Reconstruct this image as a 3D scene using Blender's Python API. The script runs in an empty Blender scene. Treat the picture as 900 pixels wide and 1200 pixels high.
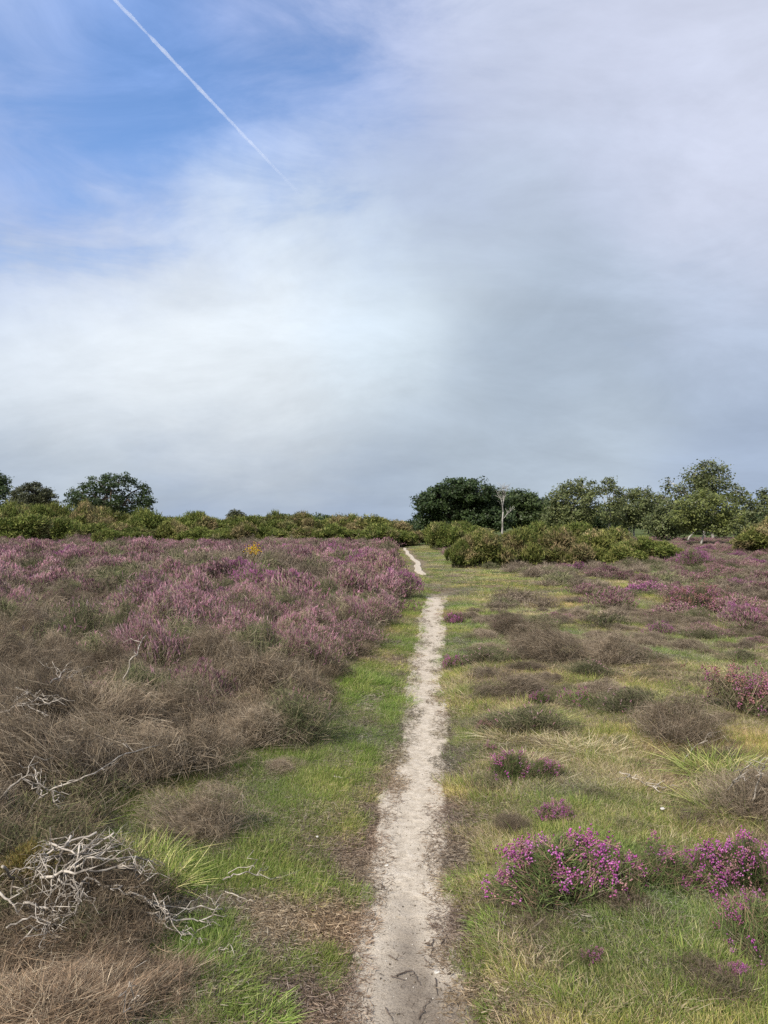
import bpy, math
import numpy as np
from mathutils import Vector

# ------------------------------------------------------------------ basics
scene = bpy.context.scene
col = scene.collection
rng = np.random.default_rng(7)
EYE, F, HY = 1.6, 901.0, 610.0          # eye height, focal length in pixels, horizon row


def ground_at(px, py):
    """where the sight line through a photo pixel meets flat ground"""
    d = EYE * F / (py - HY)
    return (px - 450) / F * d, d


def lib_hash(ix, iy, seed):
    h = (ix.astype(np.int64) * 374761393 + iy.astype(np.int64) * 668265263 + seed * 2147483647) & 0xFFFFFFFF
    h = ((h ^ (h >> 13)) * 1274126177) & 0xFFFFFFFF
    h = h ^ (h >> 16)
    return (h & 0xFFFFFF) / float(0xFFFFFF)


def vnoise(x, y, seed=0):
    x = np.asarray(x, float); y = np.asarray(y, float)
    ix = np.floor(x); iy = np.floor(y)
    fx = x - ix; fy = y - iy
    fx = fx * fx * (3 - 2 * fx); fy = fy * fy * (3 - 2 * fy)
    ix = ix.astype(np.int64); iy = iy.astype(np.int64)
    a = lib_hash(ix, iy, seed); b = lib_hash(ix + 1, iy, seed)
    c = lib_hash(ix, iy + 1, seed); d = lib_hash(ix + 1, iy + 1, seed)
    return (a * (1 - fx) + b * fx) * (1 - fy) + (c * (1 - fx) + d * fx) * fy


def fbm(x, y, seed=0, octaves=4):
    s = 0; a = 0.5; t = 0
    for o in range(octaves):
        s = s + a * vnoise(x * 2 ** o + 17.3 * o, y * 2 ** o - 9.1 * o, seed + o)
        t += a; a *= 0.5
    return s / t


def sstep(e0, e1, x):
    t = np.clip((np.asarray(x, float) - e0) / (e1 - e0), 0, 1)
    return t * t * (3 - 2 * t)


PY = [0, 2.45, 3.7, 6.0, 16.4, 18, 22.2, 24.8, 28.8, 37, 60]
PX = [-0.05, 0.054, 0.13, 0.29, 1.09, 1.25, 1.34, 1.08, 1.30, 1.18, 1.2]


def path_x(y):
    return np.interp(y, PY, PX) + 0.03 * np.sin(np.asarray(y) * 1.3) * sstep(2, 5, y)


def H(x, y):
    x = np.asarray(x, float); y = np.asarray(y, float)
    r = np.hypot(x, y)
    h = (fbm(x / 2.2, y / 2.2, 3, 2) - 0.5) * 0.14 * sstep(0.3, 1.2, np.abs(x - path_x(y)))
    h = h + (fbm(x / 14, y / 14, 5, 2) - 0.5) * 0.5 * sstep(9, 30, r) * sstep(0.5, 4, np.abs(x - path_x(y)))
    h = h - 0.05 * np.exp(-((x - path_x(y)) / 0.38) ** 2)
    h = h + 0.10 * sstep(0.9, 2.4, path_x(y) - x) * (1 - sstep(14, 34, r)) + (fbm(x / 1.6, y / 1.9, 8, 2) - 0.5) * 0.30 * sstep(1.2, 3.0, path_x(y) - x) * sstep(6, 10, r)
    h = h - 1.5 * sstep(120, 600, r)
    return h


# ------------------------------------------------------------------ geometry helpers
class Geo:
    def __init__(self):
        self.v, self.f, self.c, self.n = [], [], [], 0

    def add(self, v, f, c):
        v = np.asarray(v, float).reshape(-1, 3); f = np.asarray(f, np.int64).reshape(-1, 3)
        c = np.asarray(c, float)
        if c.ndim == 1:
            c = np.tile(c, (len(v), 1))
        self.v.append(v); self.f.append(f + self.n); self.c.append(c); self.n += len(v)

    def mesh(self, name, mat, smooth=False):
        v = np.concatenate(self.v).astype(np.float32); f = np.concatenate(self.f).astype(np.int32)
        c = np.concatenate(self.c).astype(np.float32)
        me = bpy.data.meshes.new(name)
        me.vertices.add(len(v)); me.vertices.foreach_set('co', v.ravel())
        me.loops.add(len(f) * 3); me.loops.foreach_set('vertex_index', f.ravel())
        me.polygons.add(len(f))
        me.polygons.foreach_set('loop_start', np.arange(0, len(f) * 3, 3, dtype=np.int32))
        me.polygons.foreach_set('loop_total', np.full(len(f), 3, np.int32))
        if smooth:
            me.polygons.foreach_set('use_smooth', np.ones(len(f), bool))
        a = me.color_attributes.new('Col', 'FLOAT_COLOR', 'POINT')
        a.data.foreach_set('color', np.concatenate([c, np.ones((len(c), 1), np.float32)], 1).ravel())
        me.materials.append(mat)
        me.update(calc_edges=True)
        return me


def unit(v):
    return v / np.maximum(np.linalg.norm(v, axis=-1, keepdims=True), 1e-9)


def ribbons(g, base, dirs, length, width, bend, colr, segs=2, r=rng, tipcol=None, pointed=True):
    """many thin curved blades: base point, direction, length, width, tip displacement"""
    N = len(base)
    dirs = unit(dirs)
    side = unit(np.cross(dirs, r.normal(size=(N, 3))))
    length = np.broadcast_to(length, (N,)); width = np.broadcast_to(width, (N,))
    V = []; C = []
    colr = np.broadcast_to(np.asarray(colr, float), (N, 3))
    tc = colr if tipcol is None else np.broadcast_to(np.asarray(tipcol, float), (N, 3))
    for k in range(segs + 1):
        t = k / segs
        p = base + dirs * (length * t)[:, None] + bend * (t * t)
        cc = colr * (1 - t) + tc * t
        if k < segs or not pointed:
            w = width * 0.5 * ((1 - 0.6 * t) if pointed else 1)
            V += [p - side * w[:, None], p + side * w[:, None]]; C += [cc, cc]
        else:
            V.append(p); C.append(cc)
    M = len(V)
    v = np.stack(V, 1).reshape(-1, 3); c = np.stack(C, 1).reshape(-1, 3)
    fs = []
    for k in range(segs):
        a = 2 * k
        if k < segs - 1 or not pointed:
            fs += [(a, a + 1, a + 3), (a, a + 3, a + 2)]
        else:
            fs += [(a, a + 1, a + 2)]
    f = (np.arange(N)[:, None, None] * M + np.array(fs)[None]).reshape(-1, 3)
    g.add(v, f, c)


def octas(g, cen, rad, colr, stretch=None, r=rng):
    """small six-cornered buds"""
    N = len(cen)
    A = unit(r.normal(size=(N, 3)) if stretch is None else stretch)
    B = unit(np.cross(A, r.normal(size=(N, 3)))); Cc = np.cross(A, B)
    rad = np.broadcast_to(rad, (N,))[:, None]
    k = 1.0 if stretch is None else 1.6
    V = np.stack([cen + A * rad * k, cen + B * rad, cen + Cc * rad, cen - B * rad, cen - Cc * rad, cen - A * rad * k], 1).reshape(-1, 3)
    fs = np.array([(0, 1, 2), (0, 2, 3), (0, 3, 4), (0, 4, 1), (5, 2, 1), (5, 3, 2), (5, 4, 3), (5, 1, 4)])
    f = (np.arange(N)[:, None, None] * 6 + fs[None]).reshape(-1, 3)
    g.add(V, f, np.repeat(np.broadcast_to(colr, (N, 3)), 6, 0))


def tube(g, pts, rads, colr, sides=7):
    pts = np.asarray(pts, float); n = len(pts)
    t = unit(np.gradient(pts, axis=0))
    ref = np.array([0.31, 0.17, 0.93]) if abs(t[0][2]) < 0.8 else np.array([1.0, 0.2, 0.1])
    a = unit(np.cross(t, ref)); b = np.cross(t, a)
    an = np.linspace(0, 2 * np.pi, sides, endpoint=False)
    rads = np.broadcast_to(rads, (n,))
    ring = pts[:, None] + (a[:, None] * np.cos(an)[None, :, None] + b[:, None] * np.sin(an)[None, :, None]) * rads[:, None, None]
    v = ring.reshape(-1, 3); f = []
    for i in range(n - 1):
        for j in range(sides):
            p = i * sides + j; q = i * sides + (j + 1) % sides
            f += [(p, q, q + sides), (p, q + sides, p + sides)]
    e = len(v); v = np.vstack([v, pts[0], pts[-1]])
    for j in range(sides):
        f += [(e, (j + 1) % sides, j), (e + 1, (n - 1) * sides + j, (n - 1) * sides + (j + 1) % sides)]
    g.add(v, f, colr)


def link(name, data, parent=None):
    o = bpy.data.objects.new(name, data); col.objects.link(o)
    if parent is not None:
        o.parent = parent
    return o


def tag(o, label=None, cat=None, group=None, kind=None):
    if label: o['label'] = label
    if cat: o['category'] = cat
    if group: o['group'] = group
    if kind: o['kind'] = kind
    return o


# ------------------------------------------------------------------ materials
def new_mat(name):
    m = bpy.data.materials.new(name); m.use_nodes = True
    nt = m.node_tree
    for n in list(nt.nodes): nt.nodes.remove(n)
    return m, nt, nt.nodes, nt.links


def plant_mat(name, trans=0.25, rough=0.75, tint=False, vary=0.25, hue=0.0, sheen=0.15, patch=None):
    """vertex colour x per-copy brightness; thin leaves let some light through"""
    m, nt, N, L = new_mat(name)
    out = N.new('ShaderNodeOutputMaterial')
    at = N.new('ShaderNodeAttribute'); at.attribute_name = 'Col'
    c = at.outputs['Color']
    oi = N.new('ShaderNodeObjectInfo')
    mr = N.new('ShaderNodeMapRange'); mr.inputs['To Min'].default_value = 1 - vary; mr.inputs['To Max'].default_value = 1 + vary
    L.new(oi.outputs['Random'], mr.inputs['Value'])
    vm = N.new('ShaderNodeVectorMath'); vm.operation = 'SCALE'
    L.new(c, vm.inputs[0]); L.new(mr.outputs['Result'], vm.inputs['Scale']); c = vm.outputs[0]
    if tint:
        ta = N.new('ShaderNodeAttribute'); ta.attribute_type = 'INSTANCER'; ta.attribute_name = 'tint'
        mu = N.new('ShaderNodeVectorMath'); mu.operation = 'MULTIPLY'
        L.new(c, mu.inputs[0]); L.new(ta.outputs['Vector'], mu.inputs[1]); c = mu.outputs[0]
    if patch:                       # dead patches of another colour, as on old gorse
        tc = N.new('ShaderNodeTexCoord'); nz = N.new('ShaderNodeTexNoise')
        nz.inputs['Scale'].default_value = patch[1]; nz.inputs['Detail'].default_value = 3
        ad = N.new('ShaderNodeVectorMath'); ad.operation = 'ADD'
        L.new(tc.outputs['Object'], ad.inputs[0])
        sc = N.new('ShaderNodeMath'); sc.operation = 'MULTIPLY'; sc.inputs[1].default_value = 50
        L.new(oi.outputs['Random'], sc.inputs[0]); L.new(sc.outputs[0], ad.inputs[1])
        L.new(ad.outputs[0], nz.inputs['Vector'])
        rp = N.new('ShaderNodeMapRange'); rp.inputs['From Min'].default_value = patch[2]; rp.inputs['From Max'].default_value = patch[2] + 0.07
        L.new(nz.outputs['Fac'], rp.inputs['Value'])
        mx = N.new('ShaderNodeMix'); mx.data_type = 'RGBA'
        L.new(rp.outputs['Result'], mx.inputs['Factor']); L.new(c, mx.inputs['A'])
        pv = N.new('ShaderNodeVectorMath'); pv.operation = 'MULTIPLY'
        L.new(c, pv.inputs[0]); pv.inputs[1].default_value = patch[0]
        L.new(pv.outputs[0], mx.inputs['B']); c = mx.outputs['Result']
    pb = N.new('ShaderNodeBsdfPrincipled'); pb.inputs['Roughness'].default_value = rough
    pb.inputs['Specular IOR Level'].default_value = sheen
    L.new(c, pb.inputs['Base Color'])
    if trans > 0:
        tr = N.new('ShaderNodeBsdfTranslucent'); L.new(c, tr.inputs['Color'])
        ms = N.new('ShaderNodeMixShader'); ms.inputs[0].default_value = trans
        L.new(pb.outputs[0], ms.inputs[1]); L.new(tr.outputs[0], ms.inputs[2]); L.new(ms.outputs[0], out.inputs['Surface'])
    else:
        L.new(pb.outputs[0], out.inputs['Surface'])
    return m


M_twig = plant_mat('heather_twigs', 0.12, 0.85, vary=0.30)
M_flower = plant_mat('heather_flowers', 0.3, 0.7, vary=0.18)
M_cover = plant_mat('heather_cover', 0.15, 0.85, tint=True, vary=0.30)
M_grass = plant_mat('grass_blades', 0.35, 0.6, tint=True, vary=0.2, sheen=0.25)
M_grass_thing = plant_mat('grass_tuft_blades', 0.35, 0.6, vary=0.12, sheen=0.25)
M_gorse = plant_mat('gorse_foliage', 0.2, 0.7, vary=0.2, patch=((1.65, 1.28, 2.2), 0.9, 0.48))
M_gorse_green = plant_mat('gorse_foliage_green', 0.2, 0.7, vary=0.2, patch=((1.4, 1.15, 1.8), 1.0, 0.55))
M_leaf = plant_mat('tree_leaves', 0.3, 0.5, vary=0.05, sheen=0.3)


def bark_mat(name, c1, c2, scale=6.0, rough=0.85):
    m, nt, N, L = new_mat(name)
    out = N.new('ShaderNodeOutputMaterial'); pb = N.new('ShaderNodeBsdfPrincipled'); pb.inputs['Roughness'].default_value = rough
    pb.inputs['Specular IOR Level'].default_value = 0.2
    tc = N.new('ShaderNodeTexCoord'); mp = N.new('ShaderNodeMapping'); mp.inputs['Scale'].default_value = (1, 1, 0.4)
    nz = N.new('ShaderNodeTexNoise'); nz.inputs['Scale'].default_value = scale; nz.inputs['Detail'].default_value = 6
    cr = N.new('ShaderNodeValToRGB'); cr.color_ramp.elements[0].position = 0.38; cr.color_ramp.elements[1].position = 0.6
    cr.color_ramp.elements[0].color = (*c1, 1); cr.color_ramp.elements[1].color = (*c2, 1)
    at = N.new('ShaderNodeAttribute'); at.attribute_name = 'Col'
    mu = N.new('ShaderNodeVectorMath'); mu.operation = 'MULTIPLY'
    bp = N.new('ShaderNodeBump'); bp.inputs['Strength'].default_value = 0.5; bp.inputs['Distance'].default_value = 0.01
    L.new(tc.outputs['Object'], mp.inputs[0]); L.new(mp.outputs[0], nz.inputs['Vector']); L.new(nz.outputs['Fac'], cr.inputs[0])
    L.new(cr.outputs[0], mu.inputs[0]); L.new(at.outputs['Color'], mu.inputs[1]); L.new(mu.outputs[0], pb.inputs['Base Color'])
    L.new(nz.outputs['Fac'], bp.inputs['Height']); L.new(bp.outputs[0], pb.inputs['Normal']); L.new(pb.outputs[0], out.inputs['Surface'])
    return m


M_bark = bark_mat('oak_bark', (0.05, 0.04, 0.03), (0.13, 0.11, 0.09))
M_birch = bark_mat('birch_bark', (0.14, 0.125, 0.11), (0.46, 0.44, 0.40), 3.0)
M_dead = bark_mat('bleached_wood', (0.14, 0.12, 0.10), (0.48, 0.43, 0.37), 22.0)
M_darktwig = bark_mat('dark_twig_bark', (0.06, 0.045, 0.035), (0.14, 0.11, 0.09), 30.0)
M_stone = bark_mat('pale_flint', (0.35, 0.33, 0.3), (0.62, 0.59, 0.54), 40.0, 0.6)


def ramp(N, stops):
    cr = N.new('ShaderNodeValToRGB'); e = cr.color_ramp.elements
    e[0].position, e[0].color = stops[0][0], (*stops[0][1], 1)
    e[1].position, e[1].color = stops[-1][0], (*stops[-1][1], 1)
    for p, c in stops[1:-1]:
        q = e.new(p); q.color = (*c, 1)
    return cr


def noise_node(N, L, vec, scale, detail=5, rough=0.6, lac=2.0):
    n = N.new('ShaderNodeTexNoise'); n.inputs['Scale'].default_value = scale; n.inputs['Detail'].default_value = detail
    n.inputs['Roughness'].default_value = rough; L.new(vec, n.inputs['Vector']); return n


def mixc(N, L, fac, a, b, mode='MIX'):
    m = N.new('ShaderNodeMix'); m.data_type = 'RGBA'; m.blend_type = mode
    for s, v in ((m.inputs['Factor'], fac), (m.inputs['A'], a), (m.inputs['B'], b)):
        if hasattr(v, 'links') or hasattr(v, 'is_output'): L.new(v, s)
        elif isinstance(v, tuple): s.default_value = (*v, 1)
        else: s.default_value = v
    return m.outputs['Result']


def ground_mat():
    m, nt, N, L = new_mat('heath_ground')
    out = N.new('ShaderNodeOutputMaterial'); pb = N.new('ShaderNodeBsdfPrincipled'); pb.inputs['Roughness'].default_value = 0.95
    pb.inputs['Specular IOR Level'].default_value = 0.1
    g = N.new('ShaderNodeNewGeometry'); P = g.outputs['Position']
    n1 = noise_node(N, L, P, 1.2, 6); n2 = noise_node(N, L, P, 60, 6, 0.75); n3 = noise_node(N, L, P, 9, 5, 0.7)
    soil = ramp(N, [(0.3, (0.07, 0.055, 0.04)), (0.5, (0.17, 0.135, 0.09)), (0.68, (0.30, 0.25, 0.17))])
    L.new(n2.outputs['Fac'], soil.inputs[0])
    moss = ramp(N, [(0.3, (0.04, 0.06, 0.018)), (0.7, (0.12, 0.14, 0.05))])
    L.new(n2.outputs['Fac'], moss.inputs[0])
    at = N.new('ShaderNodeAttribute'); at.attribute_name = 'Col'
    sp = N.new('ShaderNodeSeparateColor'); L.new(at.outputs['Color'], sp.inputs[0])
    ad = N.new('ShaderNodeMath'); ad.operation = 'ADD'; L.new(n3.outputs['Fac'], ad.inputs[0]); L.new(sp.outputs[1], ad.inputs[1])
    mr = N.new('ShaderNodeMapRange'); mr.inputs['From Min'].default_value = 0.85; mr.inputs['From Max'].default_value = 1.1
    L.new(ad.outputs[0], mr.inputs['Value'])
    c = mixc(N, L, mr.outputs['Result'], soil.outputs[0], moss.outputs[0])
    # sandy soil spilling out of the path
    ad2 = N.new('ShaderNodeMath'); ad2.operation = 'ADD'; L.new(n3.outputs['Fac'], ad2.inputs[0]); L.new(sp.outputs[0], ad2.inputs[1])
    mr2 = N.new('ShaderNodeMapRange'); mr2.inputs['From Min'].default_value = 0.95; mr2.inputs['From Max'].default_value = 1.25
    L.new(ad2.outputs[0], mr2.inputs['Value'])
    sand = ramp(N, [(0.3, (0.20, 0.165, 0.125)), (0.65, (0.42, 0.36, 0.28))]); L.new(n2.outputs['Fac'], sand.inputs[0])
    c = mixc(N, L, mr2.outputs['Result'], c, sand.outputs[0])
    L.new(c, pb.inputs['Base Color'])
    bp = N.new('ShaderNodeBump'); bp.inputs['Strength'].default_value = 0.9; bp.inputs['Distance'].default_value = 0.015
    L.new(n2.outputs['Fac'], bp.inputs['Height']); L.new(bp.outputs[0], pb.inputs['Normal']); L.new(pb.outputs[0], out.inputs['Surface'])
    return m


def path_mat():
    m, nt, N, L = new_mat('sandy_path')
    out = N.new('ShaderNodeOutputMaterial'); pb = N.new('ShaderNodeBsdfPrincipled'); pb.inputs['Roughness'].default_value = 0.95
    pb.inputs['Specular IOR Level'].default_value = 0.15
    g = N.new('ShaderNodeNewGeometry'); P = g.outputs['Position']
    big = noise_node(N, L, P, 3.0, 5, 0.6); mid = noise_node(N, L, P, 22, 6, 0.7); fine = noise_node(N, L, P, 170, 4, 0.8)
    a = ramp(N, [(0.30, (0.34, 0.29, 0.23)), (0.5, (0.50, 0.435, 0.35)), (0.7, (0.62, 0.55, 0.46))]); L.new(mid.outputs['Fac'], a.inputs[0])
    b = ramp(N, [(0.36, (0.42, 0.40, 0.38)), (0.48, (0.92, 0.92, 0.92)), (0.62, (1.12, 1.12, 1.12))]); L.new(fine.outputs['Fac'], b.inputs[0])
    c = mixc(N, L, 0.85, a.outputs[0], b.outputs[0], 'MULTIPLY')
    # trodden humus near the viewer and along both edges
    at = N.new('ShaderNodeAttribute'); at.attribute_name = 'Col'
    sp = N.new('ShaderNodeSeparateColor'); L.new(at.outputs['Color'], sp.inputs[0])
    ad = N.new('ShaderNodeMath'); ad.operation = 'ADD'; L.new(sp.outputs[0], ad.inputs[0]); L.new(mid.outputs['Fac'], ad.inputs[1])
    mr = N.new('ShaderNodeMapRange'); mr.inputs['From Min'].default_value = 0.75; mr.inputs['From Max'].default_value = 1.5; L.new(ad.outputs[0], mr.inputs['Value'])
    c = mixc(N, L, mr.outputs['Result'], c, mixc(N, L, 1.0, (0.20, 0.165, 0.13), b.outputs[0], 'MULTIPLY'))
    L.new(c, pb.inputs['Base Color'])
    bp = N.new('ShaderNodeBump'); bp.inputs['Strength'].default_value = 0.8; bp.inputs['Distance'].default_value = 0.012
    s = N.new('ShaderNodeMath'); s.operation = 'ADD'; L.new(mid.outputs['Fac'], s.inputs[0])
    h = N.new('ShaderNodeMath'); h.operation = 'MULTIPLY'; h.inputs[1].default_value = 0.35; L.new(fine.outputs['Fac'], h.inputs[0]); L.new(h.outputs[0], s.inputs[1])
    L.new(s.outputs[0], bp.inputs['Height']); L.new(bp.outputs[0], pb.inputs['Normal']); L.new(pb.outputs[0], out.inputs['Surface'])
    return m


# ------------------------------------------------------------------ ground and path
def heath_edge(d):      # right-hand edge of the heather left of the path
    return np.interp(d, [2.4, 2.9, 3.3, 3.7, 4.3, 4.9, 5.5, 6.0, 8, 9.6, 14.4, 20, 28, 41, 50],
                     [-0.74, -0.80, -1.25, -1.45, -1.4, -1.45, -0.80, -0.55, -0.48, -0.12, 0.42, 0.42, 0.30, 0.55, 0.75])


def half_width(y):
    return np.interp(y, [0, 2.45, 3.7, 6, 12, 16.5, 17.3, 22, 24, 30, 45], [0.23, 0.215, 0.20, 0.19, 0.21, 0.24, 0.18, 0.05, 0.12, 0.09, 0.08])


def make_ground():
    nr, na = 300, 760
    r = np.concatenate([[0.0], 0.25 * (6000 / 0.25) ** (np.linspace(0, 1, nr))])
    a = np.linspace(0, 2 * np.pi, na, endpoint=False)
    R, A = np.meshgrid(r[1:], a, indexing='ij')
    X = R * np.sin(A); Y = R * np.cos(A)
    Z = H(X, Y)
    v = np.stack([X, Y, Z], -1).reshape(-1, 3)
    e = np.abs(v[:, 0] - path_x(v[:, 1])) - half_width(v[:, 1])
    sand = 0.75 * (1 - sstep(-0.05, 0.30, e)) * (v[:, 1] > -30) * (v[:, 1] < 17)
    green = 0.25 + 0.45 * sstep(0.1, 0.5, e)
    hl = v[:, 0] < heath_edge(v[:, 1])
    green = np.where(hl, 0.15, green)
    c = np.stack([sand, green, green * 0], -1)
    i = np.arange(nr - 1)[:, None] * na; j = np.arange(na)[None]; j2 = (j + 1) % na
    f = np.concatenate([np.stack([i + j, i + j2 + na, i + j2], -1).reshape(-1, 3), np.stack([i + j, i + j + na, i + j2 + na], -1).reshape(-1, 3)])
    v = np.vstack([v, [[0, 0, float(H(0, 0))]]]); c = np.vstack([c, [[0.5, 0.2, 0]]])
    k = len(v) - 1
    f = np.vstack([f, np.stack([np.full(na, k), np.arange(na), (np.arange(na) + 1) % na], -1)])
    g = Geo(); g.add(v, f[:, ::-1], c)
    me = g.mesh('heath_ground', ground_mat(), True)
    tag(link('ground', me), kind='structure')


def make_path(name, y0, y1, mat):
    n = int((np.log(y1 + 1) - np.log(y0 + 1)) * 330); m = 33
    y = np.exp(np.linspace(np.log(y0 + 1), np.log(y1 + 1), n)) - 1
    s = np.linspace(-1.25, 1.25, m)
    S, Y = np.meshgrid(s, y)
    side = np.where(S < 0, 11, 23)
    hw = half_width(Y) * (1 + 0.55 * (fbm(Y * 2.2, side * 1.0, 31, 4) - 0.5)) + 0.07 * (fbm(Y * 9, side * 3.0, 37, 3) - 0.5)
    endf = np.minimum(sstep(y0 - 0.2, y0 + 0.3, Y) if y0 > 3 else 1, 1 - sstep(y1 - 1.2, y1, Y + 0.5 * (fbm(S * 2 + 40, Y * 0, 3) - 0.5)))
    X = path_x(Y) + S * hw
    up = 0.012 + 0.001 * Y
    Z = H(X, Y) + up * endf + 0.012 * (fbm(X * 9, Y * 9, 41, 3) - 0.5) - sstep(0.86, 1.25, np.abs(S)) * (0.06 + up) - (1 - endf) * 0.08
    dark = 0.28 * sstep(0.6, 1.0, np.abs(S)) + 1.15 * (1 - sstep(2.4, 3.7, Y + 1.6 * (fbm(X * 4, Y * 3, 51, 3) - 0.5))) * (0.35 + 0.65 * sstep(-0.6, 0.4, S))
    v = np.stack([X, Y, Z], -1).reshape(-1, 3)
    c = np.stack([dark, dark, dark], -1).reshape(-1, 3)
    i = np.arange(n - 1)[:, None] * m; j = np.arange(m - 1)[None]
    f = np.concatenate([np.stack([i + j, i + j + 1, i + j + 1 + m], -1).reshape(-1, 3), np.stack([i + j, i + j + 1 + m, i + j + m], -1).reshape(-1, 3)])
    g = Geo(); g.add(v, f, c)
    tag(link(name, g.mesh(name, mat, True)), kind='structure')


make_ground()
PM = path_mat()
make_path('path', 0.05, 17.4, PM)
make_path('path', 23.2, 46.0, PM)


# ------------------------------------------------------------------ plant meshes
def dome(n, R, Hh, r, seed, flat=0.0):
    """points on and inside an uneven mound; returns points, outward direction, 0..1 depth"""
    th = r.uniform(0, 2 * np.pi, n)
    u = r.uniform(0, 1, n)
    rho = np.sqrt(u)
    lob = 1 + 0.24 * np.sin(2 * th + seed) + 0.17 * np.sin(3 * th + 2.1 * seed) + 0.12 * np.sin(5 * th + seed * 3.3) + 0.35 * (fbm(np.cos(th) * 3 + seed, np.sin(th) * 3, 77, 2) - 0.5)
    lob = lob * (1 + 0.12 * r.normal(size=n))
    x = rho * np.cos(th); y = rho * np.sin(th)
    hz = np.sqrt(np.clip(1 - rho ** 2, 0, 1)) ** 0.8
    bump = 0.45 + 1.05 * fbm(x * 2.4 + seed, y * 2.4 - seed, int(seed * 10) + 3, 3)
    s = 1 - 0.5 * r.uniform(0, 1, n) ** 2.2
    p = np.stack([x * R * lob, y * R * lob, hz * Hh * bump], -1) * s[:, None]
    o = unit(np.stack([x * 0.9, y * 0.9, hz * 0.9 + 0.25], -1))
    return p, o, s


def pick(r, n, cols, jitter=0.15):
    cols = np.array(cols); c = cols[r.integers(0, len(cols), n)]
    return c * (1 + r.uniform(-jitter, jitter, (n, 1)))


WIRY = [(0.286, 0.23, 0.16), (0.21, 0.164, 0.112), (0.353, 0.295, 0.224), (0.252, 0.193, 0.14), (0.16, 0.123, 0.088)]
OLIVE = [(0.17, 0.19, 0.085), (0.24, 0.23, 0.12), (0.11, 0.135, 0.06), (0.30, 0.26, 0.17)]
MAUVE = [(0.352, 0.154, 0.228), (0.414, 0.211, 0.284), (0.282, 0.123, 0.181), (0.352, 0.238, 0.241)]
PALE = [(0.522, 0.299, 0.361), (0.468, 0.246, 0.31), (0.414, 0.299, 0.301), (0.495, 0.264, 0.31)]
PURPLE = [(0.40, 0.12, 0.31), (0.32, 0.10, 0.25), (0.46, 0.18, 0.36), (0.38, 0.20, 0.28)]
MAGENTA = [(0.46, 0.11, 0.38), (0.36, 0.08, 0.28), (0.52, 0.19, 0.45), (0.42, 0.14, 0.28), (0.40, 0.22, 0.22)]
RUSTY = [(0.42, 0.15, 0.26), (0.44, 0.22, 0.22), (0.44, 0.18, 0.31), (0.36, 0.2, 0.15)]


def wiry_mesh(seed, n=3600, R=0.36, Hh=0.36, w=0.0019, cols=WIRY, L=(0.045, 0.13), lean=None, mat=None, name='twigs'):
    r = np.random.default_rng(seed); g = Geo()
    lean = np.array(lean if lean is not None else (r.normal() * 0.35, r.normal() * 0.35, 0))
    p, o, s = dome(n, R, Hh, r, seed * 0.7)
    ln = r.uniform(*L, n)
    sw = np.stack([fbm(p[:, 0] * 7 + k_ * 31, p[:, 1] * 7 + p[:, 2] * 5, seed + k_, 2) - 0.5 for k_ in range(3)], -1) * 2.4
    d = o * 0.65 + lean * 0.6 + sw + r.normal(size=(n, 3)) * 0.5 + np.array([0, 0, 0.25])
    d = unit(d)
    b = p - d * (ln * 0.8)[:, None]
    b[:, 2] = np.maximum(b[:, 2], 0.0)
    bend = r.normal(size=(n, 3)) * (ln * 0.3)[:, None] + (lean * 0.5 - np.array([0, 0, 0.12])) * ln[:, None]
    c = pick(r, n, cols, 0.3)
    c = np.where(r.uniform(0, 1, (n, 1)) < 0.10, c * 1.5, c)
    ribbons(g, b, d, ln, w * r.uniform(0.6, 1.4, n), bend, c * 0.38, 3, r, tipcol=c * 1.3)  # bases darkened, tips lightened: shade inside the bush painted into the twig colour
    # long stems from the root
    k = max(30, n // 14)
    q, o2, _ = dome(k, R * 0.95, Hh * 0.95, r, seed * 0.7)
    b2 = np.stack([q[:, 0] * 0.3, q[:, 1] * 0.3, np.zeros(k)], -1)
    v = q - b2; l2 = np.linalg.norm(v, axis=1)
    ribbons(g, b2, v, l2, w * 2.0, r.normal(size=(k, 3)) * 0.05, pick(r, k, [(0.2, 0.16, 0.12), (0.3, 0.25, 0.2)]), 3, r)
    return g.mesh(name, mat or M_twig)


def spikes_mesh(seed, n, R, Hh, cols, w=0.007, L=(0.02, 0.05), cover=0.5, green=0.25, mat=None):
    """flowering tips: short upright spikes of many small bells"""
    r = np.random.default_rng(seed + 500); g = Geo()
    p, o, s = dome(n * 2, R * 1.0, Hh * 1.04, r, seed * 0.7)
    keep = (fbm(p[:, 0] * 5 + seed, p[:, 1] * 5, seed, 3) > (1 - cover) * 0.5 + 0.22) & (s > 0.8) & (p[:, 2] > Hh * 0.3)
    p, o = p[keep][:n], o[keep][:n]; n = len(p)
    d = unit(o * 0.55 + np.array([0, 0, 0.75]) + r.normal(size=(n, 3)) * 0.45)
    ln = r.uniform(*L, n)
    c = pick(r, n, cols, 0.3)
    for k in range(2):
        ribbons(g, p - d * (ln * 0.3)[:, None], d, ln, w * r.uniform(0.7, 1.3, n), r.normal(size=(n, 3)) * 0.006, c * 0.75, 2, r, tipcol=c * 1.15)
    return g.mesh('flowers', mat or M_flower)


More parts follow.
